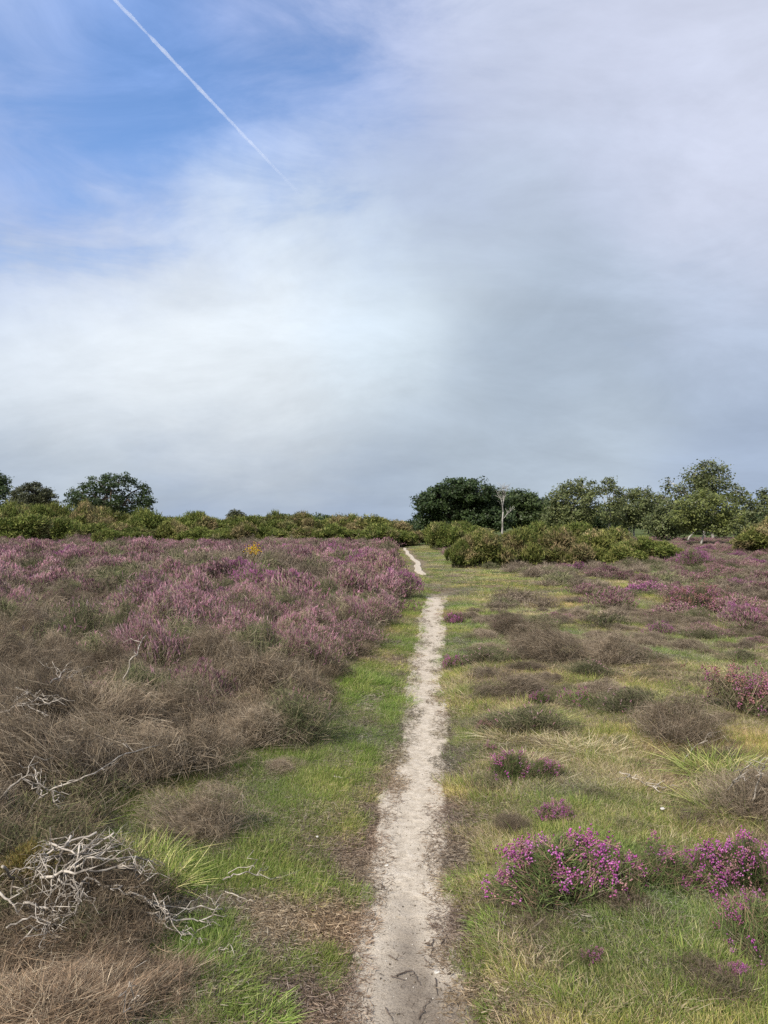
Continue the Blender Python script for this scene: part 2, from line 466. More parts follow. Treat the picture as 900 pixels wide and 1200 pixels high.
def bells_mesh(seed, ncl, R, Hh, cols, rad=0.0042):
    """clusters of round bells on upright stems"""
    r = np.random.default_rng(seed + 900); g = Geo()
    p, o, s = dome(ncl * 3, R, Hh * 1.05, r, seed * 0.7)
    keep = (s > 0.75) & (p[:, 2] > Hh * 0.25) & (fbm(p[:, 0] * 7, p[:, 1] * 7, seed, 2) > 0.38)
    p, o = p[keep][:ncl], o[keep][:ncl]; ncl = len(p)
    m = r.integers(5, 13, ncl)
    idx = np.repeat(np.arange(ncl), m)
    ax = unit(o * 0.4 + np.array([0, 0, 1.0]) + r.normal(size=(ncl, 3)) * 0.25)
    cc = p[idx] + ax[idx] * r.uniform(-0.02, 0.025, len(idx))[:, None] + r.normal(size=(len(idx), 3)) * 0.009
    base = pick(r, ncl, cols, 0.25)[idx]
    octas(g, cc, rad * r.uniform(0.7, 1.3, len(idx)), base * r.uniform(0.75, 1.2, (len(idx), 1)), unit(r.normal(size=(len(idx), 3)) * 0.6 + np.array([0, 0, -0.6])), r)
    return g.mesh('flowers', M_flower)


def grass_mesh(seed, n, R, hmin, hmax, w, cols, spread=0.5, bendk=0.5, flat=False, segs=2, mat=None, name='blades'):
    r = np.random.default_rng(seed); g = Geo()
    a = r.uniform(0, 2 * np.pi, n); q = np.sqrt(r.uniform(0, 1, n)) * R
    b = np.stack([q * np.cos(a), q * np.sin(a), np.zeros(n) - 0.004], -1)
    ln = r.uniform(hmin, hmax, n)
    if flat:
        d = r.normal(size=(n, 3)); d[:, 2] = np.abs(d[:, 2]) * 0.15 + 0.03
        b[:, 2] = r.uniform(0.0, 0.014, n)
    else:
        d = np.stack([np.cos(a) * q / R, np.sin(a) * q / R, np.zeros(n)], -1) * spread + r.normal(size=(n, 3)) * 0.28 + np.array([0, 0, 1.0])
    d = unit(d)
    bend = r.normal(size=(n, 3)) * (ln * 0.25)[:, None] + np.stack([d[:, 0], d[:, 1], -0.5 * np.ones(n)], -1) * (ln * bendk * r.uniform(0, 1, n))[:, None]
    if flat: bend[:, 2] = 0
    c = pick(r, n, cols, 0.2)
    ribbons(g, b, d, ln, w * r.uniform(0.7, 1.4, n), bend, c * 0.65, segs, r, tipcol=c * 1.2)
    return g.mesh(name, mat or M_grass)


# ------------------------------------------------------------------ instanced ground cover (stuff)
def scatter(name, label, cat, meshes, pos, rotz, scl, idx, tint, tilt=None):
    lib = bpy.data.collections.new(name + '_kinds')
    for i, me in enumerate(meshes):
        o = bpy.data.objects.new('%s_kind_%02d' % (name, i), me); lib.objects.link(o)
    me = bpy.data.meshes.new(name)
    n = len(pos)
    me.vertices.add(n); me.vertices.foreach_set('co', pos.astype(np.float32).ravel())
    rot = np.zeros((n, 3), np.float32); rot[:, 2] = rotz
    if tilt is not None: rot[:, :2] = tilt
    for nm, ty, arr, key in (('rot', 'FLOAT_VECTOR', rot, 'vector'), ('scl', 'FLOAT_VECTOR', scl, 'vector'), ('idx', 'INT', idx, 'value'), ('tint', 'FLOAT_VECTOR', tint, 'vector')):
        a = me.attributes.new(nm, ty, 'POINT')
        a.data.foreach_set(key, np.ascontiguousarray(arr, dtype=np.int32 if ty == 'INT' else np.float32).ravel())
    o = link(name, me)
    tag(o, label, cat, kind='stuff')
    ng = bpy.data.node_groups.new(name + '_scatter', 'GeometryNodeTree')
    ng.interface.new_socket('Geometry', in_out='INPUT', socket_type='NodeSocketGeometry')
    ng.interface.new_socket('Geometry', in_out='OUTPUT', socket_type='NodeSocketGeometry')
    N, L = ng.nodes, ng.links
    gi = N.new('NodeGroupInput'); go = N.new('NodeGroupOutput')
    ip = N.new('GeometryNodeInstanceOnPoints'); ci = N.new('GeometryNodeCollectionInfo')
    ci.inputs['Collection'].default_value = lib; ci.inputs['Separate Children'].default_value = True; ci.inputs['Reset Children'].default_value = True
    def attr(nm, ty):
        a = N.new('GeometryNodeInputNamedAttribute'); a.data_type = ty; a.inputs['Name'].default_value = nm
        return [s for s in a.outputs if s.enabled and s.name == 'Attribute'][0]
    L.new(gi.outputs[0], ip.inputs['Points']); L.new(ci.outputs[0], ip.inputs['Instance'])
    ip.inputs['Pick Instance'].default_value = True
    L.new(attr('idx', 'INT'), ip.inputs['Instance Index'])
    er = N.new('FunctionNodeEulerToRotation'); L.new(attr('rot', 'FLOAT_VECTOR'), er.inputs[0]); L.new(er.outputs[0], ip.inputs['Rotation'])
    L.new(attr('scl', 'FLOAT_VECTOR'), ip.inputs['Scale'])
    L.new(ip.outputs[0], go.inputs[0])
    md = o.modifiers.new('scatter', 'NODES'); md.node_group = ng
    return o


def frustum_points(n, d0, d1, margin=1.25, power=1.0, back=0.0, r=rng):
    """random ground points, density even over the ground between two distances, a little wider than the view"""
    d = np.sqrt(r.uniform(d0 ** 2, d1 ** 2, n)) if power == 1.0 else d0 * (d1 / d0) ** r.uniform(0, 1, n)
    hw = 0.5 * margin * d + 0.5
    x = r.uniform(-1, 1, n) * hw
    return x, d


LUSH = [(0.21, 0.304, 0.055), (0.284, 0.372, 0.088), (0.147, 0.225, 0.044), (0.399, 0.427, 0.165)]
OLIVEG = [(0.423, 0.438, 0.127), (0.557, 0.517, 0.208), (0.291, 0.332, 0.087), (0.716, 0.636, 0.323)]
STRAW = [(0.632, 0.54, 0.333), (0.529, 0.437, 0.265), (0.713, 0.632, 0.437), (0.38, 0.299, 0.184)]
LITTER = [(0.46, 0.38, 0.27), (0.34, 0.27, 0.19), (0.58, 0.50, 0.38), (0.22, 0.17, 0.12), (0.40, 0.31, 0.21)]
HERB = [(0.25, 0.33, 0.09), (0.18, 0.25, 0.065), (0.34, 0.38, 0.15), (0.42, 0.41, 0.22)]

gm = []
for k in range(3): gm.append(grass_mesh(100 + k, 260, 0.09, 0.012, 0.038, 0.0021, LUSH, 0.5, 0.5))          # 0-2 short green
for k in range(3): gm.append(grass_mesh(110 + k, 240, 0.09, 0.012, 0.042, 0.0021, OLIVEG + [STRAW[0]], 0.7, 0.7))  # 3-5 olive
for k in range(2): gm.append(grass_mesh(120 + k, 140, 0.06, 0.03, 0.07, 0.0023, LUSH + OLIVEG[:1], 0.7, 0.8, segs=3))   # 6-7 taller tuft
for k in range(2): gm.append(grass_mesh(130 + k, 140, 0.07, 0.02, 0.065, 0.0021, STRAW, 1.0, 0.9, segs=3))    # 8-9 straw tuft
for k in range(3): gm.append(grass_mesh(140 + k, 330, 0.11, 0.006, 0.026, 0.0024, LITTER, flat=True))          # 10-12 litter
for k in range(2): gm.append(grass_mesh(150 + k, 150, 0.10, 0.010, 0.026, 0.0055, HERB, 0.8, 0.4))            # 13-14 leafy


def path_gap(x, y):
    hw = half_width(y)
    return np.abs(x - path_x(y)) - hw


def grass_layer():
    P, S, I, T, R = [], [], [], [], []
    r = np.random.default_rng(77)
    for n, d0, d1, sc in ((19000, 1.5, 6.5, 1.0), (26000, 6.5, 16, 1.5), (26000, 16, 50, 2.6)):
        x, y = frustum_points(n, d0, d1, 1.25, r=r)
        gap = path_gap(x, y)
        left = x < path_x(y)
        lush = fbm(x * 2.6, y * 2.6, 61, 3); dry = fbm(x * 0.9 + 5, y * 0.9, 67, 3)
        u = r.uniform(0, 1, n); w = r.uniform(0, 1, n)
        edge = fbm(x * 5, y * 5, 71, 3)
        # worn verge: litter with a few tufts
        verge = np.where(left, np.interp(y, [2, 3, 4.5, 7, 12], [0.40, 0.26, 0.06, 0.03, 0.02]), np.interp(y, [2, 3, 4.5, 8], [0.20, 0.13, 0.07, 0.04]))
        gg = gap - (edge - 0.5) * 0.35
        inverge = gg < verge
        idx = r.integers(0, 3, n)
        olive = (u < np.where(left, 0.30 + 1.4 * (dry - 0.5), 0.62 + 1.3 * (dry - 0.5)))
        idx = np.where(olive, r.integers(3, 6, n), idx)
        idx = np.where((w < 0.05 + 0.5 * sstep(0.55, 0.7, fbm(x * 1.7 + 3, y * 1.7, 83, 2))) & (~left), r.integers(8, 10, n), idx)
        idx = np.where((w > 0.93) & (lush > 0.45), r.integers(6, 8, n), idx)
        idx = np.where((w > 0.05) & (w < 0.22 + 0.9 * (0.5 - lush)), r.integers(10, 13, n), idx)
        nearR = (~left) & (y < 4.5) & (x > 0.6)
        idx = np.where(nearR & (u > 0.45) & (w > 0.25) & (w < 0.9), r.integers(13, 15, n), idx)
        bare = left & (y < 3.25) & (fbm(x * 3.3, y * 3.3, 73, 2) < 0.6)
        inverge = inverge | bare
        idx = np.where(nearR & (idx >= 10) & (idx < 13) & (u < 0.75), r.integers(0, 3, n), idx)
        idx = np.where(inverge, r.integers(10, 13, n), idx)
        tuft = inverge & (fbm(x * 6, y * 6, 79, 2) > 0.66) & (gap > 0.05)
        idx = np.where(tuft, r.integers(0, 3, n), idx)
        keep = (gap > -0.005 - 0.04 * edge) & ~((gap < 0.05) & (u < 0.40))
        keep &= (y < 22) | (gap > 0.30)
        keep |= (y > 17.3) & (y < 23.0)
        keep &= ~((inverge) & (~tuft) & (r.uniform(0, 1, n) < 0.25))
        deep_left = (x < heath_edge(y) - 0.35) & (y > 3.0)
        keep &= ~(deep_left & (r.uniform(0, 1, n) < 0.8))
        s = sc * r.uniform(0.75, 1.3, n)
        s3 = np.stack([s, s, s * (0.8 if sc < 2 and sc > 1 else 1.0 if sc < 2 else 0.5) * (0.8 + 0.6 * lush)], -1)
        g1 = 0.80 + 0.5 * (lush - 0.5) * 2 * 0.5
        tint = np.stack([g1 * (1 + 0.5 * (dry - 0.5)), g1, g1 * (1 - 0.3 * (lush - 0.5))], -1)
        P.append(np.stack([x, y, H(x, y)], -1)[keep]); S.append(s3[keep]); I.append(idx[keep]); T.append(tint[keep]); R.append(r.uniform(0, 6.28, n)[keep])
    P, S, I, T, R = map(np.concatenate, (P, S, I, T, R))
    scatter('grass', 'short green and olive grass with straw litter on both sides of the sandy path', 'grass', gm, P, R, S, I, T)


grass_layer()

# ------------------------------------------------------------------ heather bushes, the ones that show largest as things
GRID = []                                     # (x, y, r) of everything placed


def bush_kinds():
    K = {}
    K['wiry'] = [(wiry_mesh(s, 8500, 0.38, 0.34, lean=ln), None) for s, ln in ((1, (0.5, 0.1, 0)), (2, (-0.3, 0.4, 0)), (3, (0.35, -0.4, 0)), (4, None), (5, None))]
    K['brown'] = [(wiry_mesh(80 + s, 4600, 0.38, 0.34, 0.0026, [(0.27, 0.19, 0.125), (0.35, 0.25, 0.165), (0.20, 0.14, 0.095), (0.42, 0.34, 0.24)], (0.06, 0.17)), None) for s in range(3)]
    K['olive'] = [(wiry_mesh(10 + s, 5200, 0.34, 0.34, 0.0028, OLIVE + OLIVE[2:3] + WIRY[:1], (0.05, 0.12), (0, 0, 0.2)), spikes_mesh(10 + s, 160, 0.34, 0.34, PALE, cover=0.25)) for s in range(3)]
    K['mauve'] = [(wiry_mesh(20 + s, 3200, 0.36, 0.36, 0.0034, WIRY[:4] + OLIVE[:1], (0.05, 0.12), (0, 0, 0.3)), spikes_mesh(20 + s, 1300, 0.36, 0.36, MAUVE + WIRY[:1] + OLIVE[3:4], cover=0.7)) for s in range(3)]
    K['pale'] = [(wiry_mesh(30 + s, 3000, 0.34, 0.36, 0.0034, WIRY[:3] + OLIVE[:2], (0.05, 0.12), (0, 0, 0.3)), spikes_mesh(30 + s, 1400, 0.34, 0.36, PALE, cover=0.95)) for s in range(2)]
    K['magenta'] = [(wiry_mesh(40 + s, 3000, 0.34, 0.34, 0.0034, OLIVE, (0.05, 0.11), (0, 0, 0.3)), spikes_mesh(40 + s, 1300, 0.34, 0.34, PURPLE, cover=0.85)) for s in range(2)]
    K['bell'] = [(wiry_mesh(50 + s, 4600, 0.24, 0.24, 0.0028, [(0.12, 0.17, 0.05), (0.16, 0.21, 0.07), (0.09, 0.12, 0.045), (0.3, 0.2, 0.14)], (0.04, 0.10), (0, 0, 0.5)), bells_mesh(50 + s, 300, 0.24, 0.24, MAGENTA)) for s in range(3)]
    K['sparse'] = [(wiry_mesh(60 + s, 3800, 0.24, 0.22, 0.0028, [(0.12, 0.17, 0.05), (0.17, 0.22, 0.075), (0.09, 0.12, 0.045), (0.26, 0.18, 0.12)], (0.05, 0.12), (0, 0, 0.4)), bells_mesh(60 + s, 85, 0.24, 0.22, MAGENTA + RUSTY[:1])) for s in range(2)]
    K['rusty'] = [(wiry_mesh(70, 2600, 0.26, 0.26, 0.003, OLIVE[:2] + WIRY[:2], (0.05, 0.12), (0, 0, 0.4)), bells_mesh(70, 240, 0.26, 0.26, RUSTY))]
    return K


KINDS = bush_kinds()
BASE_R = dict(wiry=0.38, brown=0.38, olive=0.34, mauve=0.36, pale=0.34, magenta=0.34, bell=0.24, sparse=0.24, rusty=0.26)
NAMES = dict(wiry='dead_heather_bush', brown='dead_heather_bush', olive='heather_bush', mauve='heather_bush', pale='heather_bush', magenta='heather_bush', bell='bell_heather', sparse='bell_heather', rusty='bell_heather')
KR = np.random.default_rng(5)


def bush(kind, x, y, r_, h_=None, label='', group=None, rot=None):
    tw, fl = KINDS[kind][KR.integers(len(KINDS[kind]))]
    e = link(NAMES[kind], None); e.empty_display_size = 0.1
    e.location = (x, y, float(H(x, y)) - 0.01); e.rotation_euler = (KR.normal() * 0.06, KR.normal() * 0.06, KR.uniform(0, 6.28) if rot is None else rot)
    k = r_ / BASE_R[kind]; an = KR.uniform(0.85, 1.2); e.scale = (k * an, k / an, k if h_ is None else k * h_)
    tag(e, label, 'heather' if 'bell' not in NAMES[kind] else 'bell heather', group)
    link('twigs', tw, e)
    if fl: link('flowers', fl, e)
    GRID.append((x, y, r_))
    return e


def bush_px(kind, px, py, wpx, label, h_=None, group=None):
    x, y = ground_at(px, py)
    return bush(kind, x, y, wpx / 2 / F * y, h_, label, group)


NAMED = [
    ('bell', 655, 1052, 130, 'largest vivid magenta bell heather clump, right of the path in the foreground'),
    ('sparse', 722, 1040, 78, 'dark bell heather with fewer magenta flowers joining the largest clump on its right side'),
    ('sparse', 785, 1035, 90, 'low pinkish bell heather between the large magenta clump and the right frame edge'),
    ('bell', 868, 1040, 110, 'magenta bell heather clump at the right frame edge in the foreground'),
    ('sparse', 895, 1105, 110, 'straggling green and brown bell heather with few blooms at lower right corner'),
    ('sparse', 690, 1125, 34, 'tiny bell heather sprig with one purple spike in the grass below the large magenta clump'),
    ('bell', 860, 1150, 40, 'small bright magenta bell heather sprig low in the grass near the lower right corner'),
    ('sparse', 850, 1178, 24, 'smallest bell heather sprig closest to the bottom right of the picture'),
    ('bell', 650, 962, 40, 'small magenta bell heather tuft just behind the largest magenta clump'),
    ('sparse', 600, 912, 60, 'low bell heather with purple tips in the grass beside pale straw tuft'),
    ('sparse', 637, 914, 44, 'short bell heather with a few lilac tips just right of the low purple one'),
    ('rusty', 570, 855, 28, 'small dusky pink bell heather tuft close to the right side of the path'),
    ('sparse', 575, 878, 24, 'tiny dusky bell heather sprig just below the dusky pink tuft near the path'),
    ('bell', 530, 780, 28, 'small round pink bell heather tuft at the right edge of the path, nearer of two'),
    ('bell', 533, 729, 24, 'small round pink bell heather tuft at the right edge of the path, farther of two'),
    ('rusty', 878, 836, 100, 'wide rusty red and pink bell heather bush by the right frame edge'),
    ('magenta', 770, 746, 34, 'small bright purple heather tuft among grey heather on the right heath'),
    ('rusty', 812, 720, 64, 'rusty pink bell heather mound on the right heath behind the bright purple tuft'),
    ('magenta', 868, 736, 50, 'dark heather mound with purple crest near the right frame edge'),
    ('sparse', 632, 828, 34, 'brown bell heather tuft standing among straw grass right of the path'),
    ('sparse', 675, 826, 44, 'faded brown bell heather tuft in the green grass left of the big grey heather mound'),
    ('wiry', 788, 872, 120, 'broad grey-brown dead heather mound in the grass on the right'),
    ('wiry', 892, 960, 130, 'dead grey heather with bare pale twigs at the right frame edge'),
    ('wiry', 640, 778, 90, 'low brown dead heather patch right of the path in the middle distance'),
    ('wiry', 715, 782, 80, 'low brown dead heather patch beside the pink-tipped one on the right heath'),
    ('wiry', 600, 745, 60, 'small grey-brown heather mound behind the nearer pink tuft on the right of the path'),
    ('wiry', 235, 985, 120, 'tangled dead heather clump standing alone in the green grass left of the path'),
    ('wiry', 600, 972, 46, 'thin straw brown tuft of dead heather on the grass right of the path'),
    ('magenta', 272, 692, 54, 'leftmost of the three deep purple heather bushes around the yellow gorse flower'),
    ('magenta', 306, 700, 58, 'middle one of the three deep purple heather bushes, just below the yellow gorse flower'),
    ('magenta', 338, 702, 50, 'rightmost of the three deep purple heather bushes around the yellow gorse flower'),
    ('magenta', 250, 728, 52, 'purple heather bush below the leftmost of the three deep purple ones'),
    ('mauve', 440, 735, 60, 'mauve heather bush between the bright pink round one and the path'),
    ('magenta', 812, 665, 40, 'purple crested mound at the back of the right heath under the birches'),
    ('olive', 245, 690, 46, 'dark green heather bush left of the three deep purple ones'),
    ('magenta', 292, 752, 40, 'small violet heather bush amid grey stems on the left heath'),
    ('pale', 412, 764, 54, 'bright pink round heather bush nearest the path on the left'),
    ('pale', 360, 780, 70, 'pale pink heather bush left of the bright pink round one'),
    ('pale', 400, 735, 60, 'pale pink heather bush behind the bright pink round one'),
    ('magenta', 470, 700, 60, 'dusky purple heather bush bulging toward the path where it narrows'),
    ('pale', 276, 850, 46, 'salmon pink heather sprig rising from dead heather on the left'),
    ('pale', 232, 862, 50, 'small pink flowered heather left of the salmon pink sprig'),
    ('olive', 345, 872, 100, 'green-grey heather bush with dark tips at the edge of the left grass'),
    ('pale', 126, 838, 48, 'small lilac heather sprig in the middle of grey dead heather on the left'),
    ('mauve', 8, 810, 70, 'purple-pink heather bush at the left frame edge'),
    ('olive', 62, 760, 70, 'dark green heather bush among grey stems near the left frame edge'),
]
for kind, px, py, w, lab in NAMED:
    bush_px(kind, px, py, w, lab)

# the dead scrub at the lower left, each clump by hand
SCRUB = [(20, 1215, 230, 0.55), (110, 1195, 190, 0.6), (180, 1165, 130, 0.5), (30, 1130, 170, 0.45), (125, 1130, 150, 0.6), (205, 1215, 120, 0.3),
         (20, 960, 200, 1.1), (90, 945, 170, 1.0), (160, 925, 140, 0.9), (30, 900, 180, 1.1), (110, 890, 160, 1.0), (225, 905, 120, 0.9), (290, 880, 110, 0.9), (330, 905, 60, 0.5)]
for i, (px, py, w, h_) in enumerate(SCRUB):
    lab = 'brown wiry dead heather under the bleached branches in the lower left corner' if i < 6 else 'tangled grey dead heather at the near edge of the left heath'
    bush_px('brown' if i < 6 else 'wiry', px, py, w, lab, h_, group='dead heather in the lower left corner' if i < 6 else 'dead heather along the near edge of the left heath')


def place(x, y):
    px = 450 + F * x / y
    if x < float(path_x(y)):
        a = 'by the left frame edge' if px < 90 else 'below the purple bushes' if px < 250 else 'beside the grass strip' if float(heath_edge(y)) - x < 0.9 else 'in the thick of the left stand'
    else:
        a = 'close to the path' if x - float(path_x(y)) < 1.6 else 'by the right frame edge' if px > 810 else 'well right of the path'
    return ('nearest' if y < 6 else 'near' if y < 8.5 else 'middle' if y < 11 else 'far'), a


PLACED_GROUPS = {}


def fill(side, n, d0, d1, sizes, chooser):
    placed = 0; tries = 0
    while placed < n and tries < n * 60:
        tries += 1
        y = math.sqrt(KR.uniform(d0 ** 2, d1 ** 2)) if side == 'L' else math.sqrt(KR.uniform(d0 ** 2, d1 ** 2))
        r_ = KR.uniform(*sizes)
        lim = 0.53 * y + 0.3
        if side == 'L':
            e = float(heath_edge(y)) - r_ * 0.8
            x = KR.uniform(-lim, e)
            if x > e: continue
        else:
            x = KR.uniform(float(path_x(y)) + 0.35 + r_, lim)
        if any((x - a) ** 2 + (y - b) ** 2 < (0.62 * (r_ + c)) ** 2 for a, b, c in GRID): continue
        kg = chooser(x, y)
        if kg is None: continue
        kind, lab, grp, h_ = kg
        row, a = place(x, y)
        lab = '%s, %s row %s' % (lab, row, a); grp = '%s, %s row %s' % (grp, row, a)
        bush(kind, x, y, r_, h_, lab, grp); placed += 1
    return placed


def choose_left(x, y):
    n = float(fbm(x * 0.55, y * 0.45, 91, 3)); u = KR.uniform()
    hot = float(sstep(6.8, 8.8, y)) * float(sstep(-0.38, -0.24, x / y))
    pinkness = max(hot * 0.75, 0.10, 0.6 * float(sstep(10.5, 14, y))) * (1 + 2.2 * (n - 0.5))
    h_ = KR.uniform(0.85, 1.25) * (1 + 0.2 * float(sstep(6, 8, y)) - 0.3 * float(sstep(9, 13, y)))
    if u < pinkness * 0.6: return 'mauve', 'mauve flowering heather bush', 'mauve heather on the left heath', h_
    if u < pinkness * 1.0: return 'pale', 'pale pink flowering heather bush', 'pale pink heather on the left heath', h_
    if u < pinkness + (0.34 if y > 7 else 0.16): return 'olive', 'olive green heather bush', 'olive heather on the left heath', h_
    return 'wiry', 'grey-brown wiry heather bush', 'grey wiry heather on the left heath', h_


def choose_right(x, y):
    n = float(fbm(x * 0.5 + 40, y * 0.4, 93, 3)); u = KR.uniform()
    dens = float(sstep(5.5, 12, y)) * 0.55 + 0.5 * float(sstep(1.5, 6, x - float(path_x(y)))) + 1.4 * (n - 0.5)
    if u > dens: return None
    u = KR.uniform()
    if u < 0.14 and y > 9: return 'mauve', 'low mauve heather mound', 'mauve heather on the right heath', 0.6
    if u < 0.30: return 'olive', 'low olive green heather mound', 'olive heather on the right heath', 0.6
    return 'wiry', 'low grey-brown heather mound', 'grey heather on the right heath', KR.uniform(0.42, 0.62)


nL = fill('L', 165, 3.6, 14.0, (0.30, 0.52), choose_left)
nR = fill('R', 100, 5.2, 13.5, (0.15, 0.33), choose_right)
print('bushes', nL, nR, len(GRID))

# heather beyond: too many to count
cm = []
for s in range(3): cm.append(wiry_mesh(200 + s, 1000, 0.36, 0.32, 0.007, [(0.28, 0.225, 0.165), (0.21, 0.165, 0.12), (0.33, 0.27, 0.21)], (0.06, 0.15), (0, 0, 0.2), M_cover))


def cover_bloom(seed, cols, base):
    g1 = wiry_mesh(seed, 800, 0.36, 0.34, 0.007, base, (0.06, 0.12), (0, 0, 0.3), M_cover)
    g2 = spikes_mesh(seed, 800, 0.36, 0.34, cols, 0.013, (0.025, 0.055), 0.9, mat=M_cover)
    import bmesh
    bm = bmesh.new(); bm.from_mesh(g1); bm.from_mesh(g2); me = bpy.data.meshes.new('heather'); bm.to_mesh(me); bm.free(); me.materials.append(M_cover)
    return me


for s in range(3): cm.append(cover_bloom(210 + s, MAUVE + WIRY[:1] + WIRY[3:4], WIRY[:3]))
for s in range(2): cm.append(cover_bloom(220 + s, PALE, WIRY[:3]))
cm.append(cover_bloom(230, PURPLE, OLIVE))
for s in range(2): cm.append(wiry_mesh(240 + s, 1000, 0.36, 0.32, 0.008, OLIVE, (0.05, 0.12), (0, 0, 0.3), M_cover))


for s in range(3): cm.append(wiry_mesh(250 + s, 2200, 0.34, 0.28, 0.003, WIRY if s < 2 else WIRY[:2] + OLIVE, (0.04, 0.12), (0, 0, 0.1), M_cover))


def cover_layer():
    r = np.random.default_rng(99)
    P, S, I, T = [], [], [], []
    # between the individual bushes and beyond them, left side
    x, y = frustum_points(7000, 9.0, 54, 1.35, r=r)
    keep = (x < heath_edge(y) - 0.25)
    g = np.array(GRID)
    d2 = ((x[:, None] - g[None, :, 0]) ** 2 + (y[:, None] - g[None, :, 1]) ** 2)
    clear = (d2 > (g[None, :, 2] * 0.75) ** 2).all(1)
    keep &= (y > 13.2) | clear
    u = r.uniform(0, 1, len(x)); n = fbm(x * 0.35, y * 0.28, 101, 3)
    pink = np.clip(0.44 + 3.2 * (n - 0.5) , 0.05, 0.85)
    idx = r.integers(0, 3, len(x))
    idx = np.where(u < pink, r.integers(3, 6, len(x)), idx); idx = np.where(u < pink * 0.45, r.integers(6, 8, len(x)), idx)
    idx = np.where((n > 0.6) & (u < 0.3), 8, idx)
    idx = np.where(u > 0.80, r.integers(9, 11, len(x)), idx)
    s = r.uniform(0.9, 1.5, len(x)) * (0.9 + 0.01 * y)
    z = s * r.uniform(0.75, 1.15, len(x)) * (0.25 + 1.5 * fbm(x * 0.75, y * 0.6, 103, 2)) * np.interp(y, [9, 20, 40, 54], [1.25, 1.1, 0.75, 0.65])
    z = np.minimum(z, s * 1.25)
    P.append(np.stack([x, y, H(x, y) - 0.02], -1)[keep]); S.append(np.stack([s, s, z], -1)[keep]); I.append(idx[keep])
    t = 0.85 + 0.4 * (fbm(x * 0.8, y * 0.6, 105, 2) - 0.5); T.append(np.stack([t, t, t], -1)[keep])
    # right side
    x, y = frustum_points(8200, 8.0, 62, 1.35, r=r)
    off = x - path_x(y)
    n = fbm(x * 0.45 + 40, y * 0.3, 93, 3)
    dens = sstep(8, 14, y) * 0.75 + 0.3 * sstep(1.5, 6, off) + 1.3 * (n - 0.5)
    dens = np.where((y > 15.5) & (y < 25) & (off < 2.6), -1, dens)
    keep = (off > 0.9 + 0.02 * y) & (r.uniform(0, 1, len(x)) < dens)
    d2 = ((x[:, None] - g[None, :, 0]) ** 2 + (y[:, None] - g[None, :, 1]) ** 2)
    keep &= (d2 > (g[None, :, 2] * 0.9) ** 2).all(1)
    u = r.uniform(0, 1, len(x)); n2 = fbm(x * 0.4, y * 0.3, 111, 3)
    pink = np.clip(0.16 + 1.6 * (n2 - 0.5) + 0.15 * sstep(24, 34, y), 0.02, 0.8)
    idx = r.integers(0, 3, len(x)); idx = np.where(u < pink, r.integers(3, 6, len(x)), idx); idx = np.where(u < pink * 0.12, 8, idx)
    idx = np.where(u > 0.82, r.integers(9, 11, len(x)), idx)
    s = r.uniform(0.7, 1.2, len(x)); z = s * r.uniform(0.55, 0.85, len(x))
    P.append(np.stack([x, y, H(x, y) - 0.02], -1)[keep]); S.append(np.stack([s, s, z], -1)[keep]); I.append(idx[keep])
    t = 0.9 + 0.4 * (fbm(x * 0.8, y * 0.6, 107, 2) - 0.5); T.append(np.stack([t, t, t], -1)[keep])
    # low straggling growth between the bushes near the viewer, both sides
    x, y = frustum_points(5200, 2.6, 10.5, 1.35, r=r); off = x - path_x(y)
    d2 = ((x[:, None] - g[None, :, 0]) ** 2 + (y[:, None] - g[None, :, 1]) ** 2)
    nearb = (d2 < (g[None, :, 2] * 1.45) ** 2).any(1); inside = (d2 < (g[None, :, 2] * 0.5) ** 2).any(1)
    left = (x < heath_edge(y) - 0.12) & (y > 2.5); n = fbm(x * 1.1 + 9, y * 0.9, 121, 3)
    u = r.uniform(0, 1, len(x))
    right = (off > 0.45) & (u < np.where(nearb, 0.5, 0.03) + 0.5 * sstep(0.52, 0.66, n) * sstep(3.5, 6.5, y))
    keep = (left & ~inside) | (right & ~inside)
    s = np.where(left, r.uniform(0.55, 0.95, len(x)), r.uniform(0.22, 0.55, len(x))); z = s * np.where(left, r.uniform(0.6, 1.1, len(x)), r.uniform(0.35, 0.7, len(x)))
    idx = r.integers(11, 14, len(x))
    P.append(np.stack([x, y, H(x, y) - 0.02], -1)[keep]); S.append(np.stack([s, s, z], -1)[keep]); I.append(idx[keep])
    t = 0.95 + 0.5 * (fbm(x * 2, y * 2, 107, 2) - 0.5); T.append(np.stack([t * 1.02, t, t * 0.97], -1)[keep])
    P, S, I, T = map(np.concatenate, (P, S, I, T))
    scatter('heather', 'mauve and grey-brown heather stretching away to the gorse on both sides', 'heather', cm, P, r.uniform(0, 6.28, len(P)), S, I, T)
    print('cover', len(P))


cover_layer()


